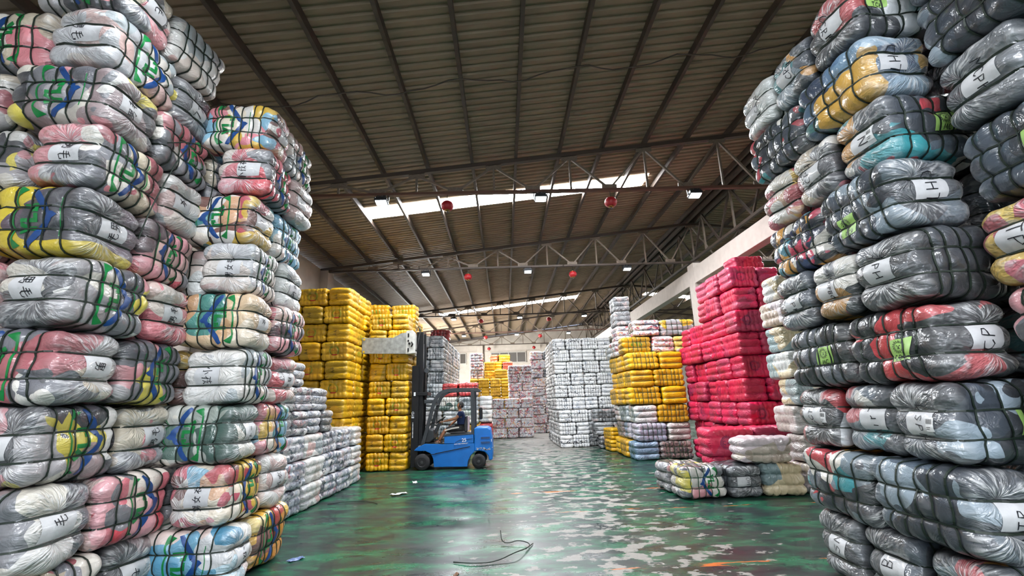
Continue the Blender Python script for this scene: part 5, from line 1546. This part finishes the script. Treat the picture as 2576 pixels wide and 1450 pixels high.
# hands: palm, four fingers and a thumb each
for (wx, wy, wz, dx, dz) in ((-1.74, -.15, 1.245, -1, -.08), (-1.58, .2, 1.13, -.8, -.55)):
    base = Vector(P3(wx, wy, wz)); d = Vector((dx, 0, dz)).normalized(); sd_ = Vector((0, 1, 0)); dn = d.cross(sd_)
    if dn.z > 0: dn = -dn
    hb = MB().bar(base - d * .01, base + d * .075, .068, .026, tuple(dn))
    add_mesh(bm, hb.mesh('palm', smooth=True, bevel=.01))
    for k, L in enumerate((.055, .066, .062, .048)):
        r = base + d * .07 + sd_ * (-.027 + .018 * k)
        hb = MB().tube([r, r + d * L * .5 + dn * .006, r + d * L * .8 + dn * .022, r + d * L * .78 + dn * .04], .0085, 7, radii=[.0092, .0088, .008, .0065])
        add_mesh(bm, hb.mesh('finger', smooth=True))
    r = base + d * .02 - sd_ * .034
    hb = MB().tube([r, r + d * .03 - sd_ * .014 + dn * .012, r + d * .052 - sd_ * .01 + dn * .03], .01, 7, radii=[.012, .0105, .0085])
    add_mesh(bm, hb.mesh('thumb', smooth=True))
# feet
for (ax_, ay_, az_) in ((-1.86, -.15, .7), (-1.92, .12, .71)):
    b0 = Vector(P3(ax_, ay_, az_))
    hb = MB().tube([b0 + Vector((.03, 0, -.01)), b0 + Vector((-.03, 0, -.012)), b0 + Vector((-.1, 0, -.022)), b0 + Vector((-.15, 0, -.028))], .03, 10, radii=[.026, .034, .03, .016])
    add_mesh(bm, hb.mesh('foot', smooth=True))
    for k in range(5):
        hb = MB().tube([b0 + Vector((-.12, -.024 + .012 * k, -.03)), b0 + Vector((-.168 + .006 * abs(k - 1), -.026 + .013 * k, -.034))], .008, 6)
        add_mesh(bm, hb.mesh('toe', smooth=True))
bmm = bpy.data.meshes.new('person'); bm.to_mesh(bmm); bm.free()
bmm.polygons.foreach_set('use_smooth', [True] * len(bmm.polygons)); bmm.materials.clear(); bmm.materials.append(None)
DR = link('person', bmm, M['skin'], None, (OX, OY, 0))
tag(DR, 'driver in navy t-shirt and black striped shorts looking up from forklift seat', 'person')
# clothes
tv = [pv[i] for i in (0, 1, 2, 3)] + [P3(-1.27, 0, 1.5)] + [pv[6], P3(-1.35, -.2, 1.355)] + [pv[10], P3(-1.35, .195, 1.33)]
tm = skin_mesh('t_shirt', tv, [(0, 1), (1, 2), (2, 3), (3, 4), (3, 5), (5, 6), (3, 7), (7, 8)], [.142, .134, .142, .137, .072, .074, .066, .074, .066])
tm.materials.clear(); tm.materials.append(None); link('t_shirt', tm, M['tee'], DR)
sv = [pv[0], pv[14], pv[15], P3(-1.68, -.15, 1.005), pv[19], pv[20], P3(-1.69, .12, 1.005)]
sm_ = skin_mesh('shorts', sv, [(0, 1), (1, 2), (2, 3), (0, 4), (4, 5), (5, 6)], [.138, .108, .094, .082, .108, .094, .082])
sm_.materials.clear(); sm_.materials.append(None); sh_o = link('shorts', sm_, M['shorts'], DR)
MB().bar((-1.3 - OX, -.235 + DY, 1.075), (-1.5 - OX, -.235 + DY, 1.05), .012, .035).bar((-1.5 - OX, -.235 + DY, 1.05), (-1.7 - OX, -.238 + DY, 1.0), .012, .035).build('side_stripe', M['stripe'], sh_o, bevel=.004)
hq = []
for i in range(9):
    th = PI * 0.62 * i / 8
    for k in range(20):
        ph = 2 * PI * k / 20
        x, y, z = math.sin(th) * math.cos(ph), math.sin(th) * math.sin(ph), math.cos(th)
        lim = 1.0
        if x < -.35 and z < .62: x, z = x * .9, max(z, .62); lim = .97
        hq.append((x * .094 * lim + .006, y * .076 * lim, z * .119))
hm2 = mesh_from('hair', hq, [(i * 20 + k, i * 20 + (k + 1) % 20, (i + 1) * 20 + (k + 1) % 20, (i + 1) * 20 + k) for i in range(8) for k in range(20)], True)
hm2.transform(HT); link('hair', hm2, M['hair'], DR)
for (ax_, ay_, az_) in ((-1.86, -.15, .7), (-1.92, .12, .71)):
    b0 = Vector(P3(ax_, ay_, az_))
    so = MB().box(b0 + Vector((-.06, 0, -.048)), (.25, .085, .018)).build('sandal', M['sandal'], DR, bevel=.008)
    MB().tube([b0 + Vector((-.09, -.042, -.045)), b0 + Vector((-.085, -.03, -.0)), b0 + Vector((-.085, 0, .012)), b0 + Vector((-.085, .03, -.0)), b0 + Vector((-.09, .042, -.045))], .012, 6).tube([b0 + Vector((-.03, -.042, -.045)), b0 + Vector((-.03, -.03, .01)), b0 + Vector((-.03, 0, .022)), b0 + Vector((-.03, .03, .01)), b0 + Vector((-.03, .042, -.045))], .01, 6).build('sandal_strap', M['sandal'], so)

# ------------------------------------------------------------------ small things on the floor
M['scrap_blue'] = plain('blue_plastic_scrap', '5a6f9c', 0.4)
M['scrap_white'] = plain('white_film_scrap', 'c4ccc8', 0.4)
M['scrap_brown'] = plain('brown_cardboard_scrap', '6a4a34', 0.8)


def strap_piece(name, pts, label, half=.006):
    vs = []; fs = []
    pts = [Vector(p) for p in pts]
    # smooth the polyline
    for _ in range(2):
        q = [pts[0]]
        for a, b_ in zip(pts[:-1], pts[1:]): q += [a * .75 + b_ * .25, a * .25 + b_ * .75]
        pts = q + [pts[-1]]
    o = MB().tube(pts, half, 5).build(name, M['strap'])
    tag(o, label, 'strap', 'cut straps on the floor')


strap_piece('cut_strap', [(-.62, 5.72, .01), (-.4, 5.62, .02), (-.15, 5.66, .012), (.08, 5.82, .06), (.2, 6.02, .03), (.3, 6.3, .01)], 'dark cut strap lying in a long curve on floor')
strap_piece('cut_strap', [(-.1, 6.5, .12), (-.09, 6.35, .03), (.0, 6.3, .02), (.12, 6.33, .05), (.28, 6.25, .02), (.2, 6.05, .02)], 'dark cut strap bent up beside the curved one')
strap_piece('cut_strap', [(-3.3, 9.2, .01), (-2.9, 9.35, .02), (-2.5, 9.25, .01), (-2.35, 9.05, .01)], 'dark cut strap beside the pale heap')
strap_piece('loose_strap', [(-3.44, 4.62, 4.62), (-3.3, 4.5, 4.5), (-3.28, 4.35, 4.3), (-3.3, 4.25, 4.0), (-3.34, 4.15, 3.6), (-3.36, 4.1, 3.3)], 'dark loose strap hanging down the nearest left stack', .007)
strap_piece('loose_strap', [(-3.4, 4.3, 4.42), (-3.2, 4.42, 4.5), (-3.12, 4.62, 4.46), (-3.2, 4.8, 4.2), (-3.3, 4.9, 3.95)], 'dark loose strap arching out of the nearest left stack', .006)
rs = random.Random(3)


def scrap(name, mat, x, y, s, label, cat):
    b_ = bmesh.new(); n = 5
    g_ = [[b_.verts.new((s * (i / n - .5) * (1 + .2 * rs.random()), s * .5 * (k / n - .5), .004 + .018 * s / .15 * rs.random())) for k in range(n + 1)] for i in range(n + 1)]
    for i in range(n):
        for k in range(n): b_.faces.new((g_[i][k], g_[i + 1][k], g_[i + 1][k + 1], g_[i][k + 1]))
    me = bpy.data.meshes.new(name); b_.to_mesh(me); b_.free(); me.materials.append(None)
    o = link(name, me, M[mat], None, (x, y, 0), (0, 0, rs.uniform(0, 3)))
    md = o.modifiers.new('thickness', 'SOLIDIFY'); md.thickness = .003
    tag(o, label, cat)


scrap('plastic_scrap', 'scrap_blue', -2.5, 6.05, .16, 'small crumpled blue plastic scrap on floor near left stack', 'scrap')
scrap('film_scrap', 'scrap_white', -2.15, 9.9, .3, 'flat white film scrap on floor before the forklift', 'scrap')
scrap('film_scrap', 'scrap_white', -2.1, 11.3, .2, 'white film scrap on floor near the forklift wheel', 'scrap')
scrap('cardboard_scrap', 'scrap_brown', -.55, 5.35, .08, 'tiny brown cardboard scrap on floor near camera', 'scrap')
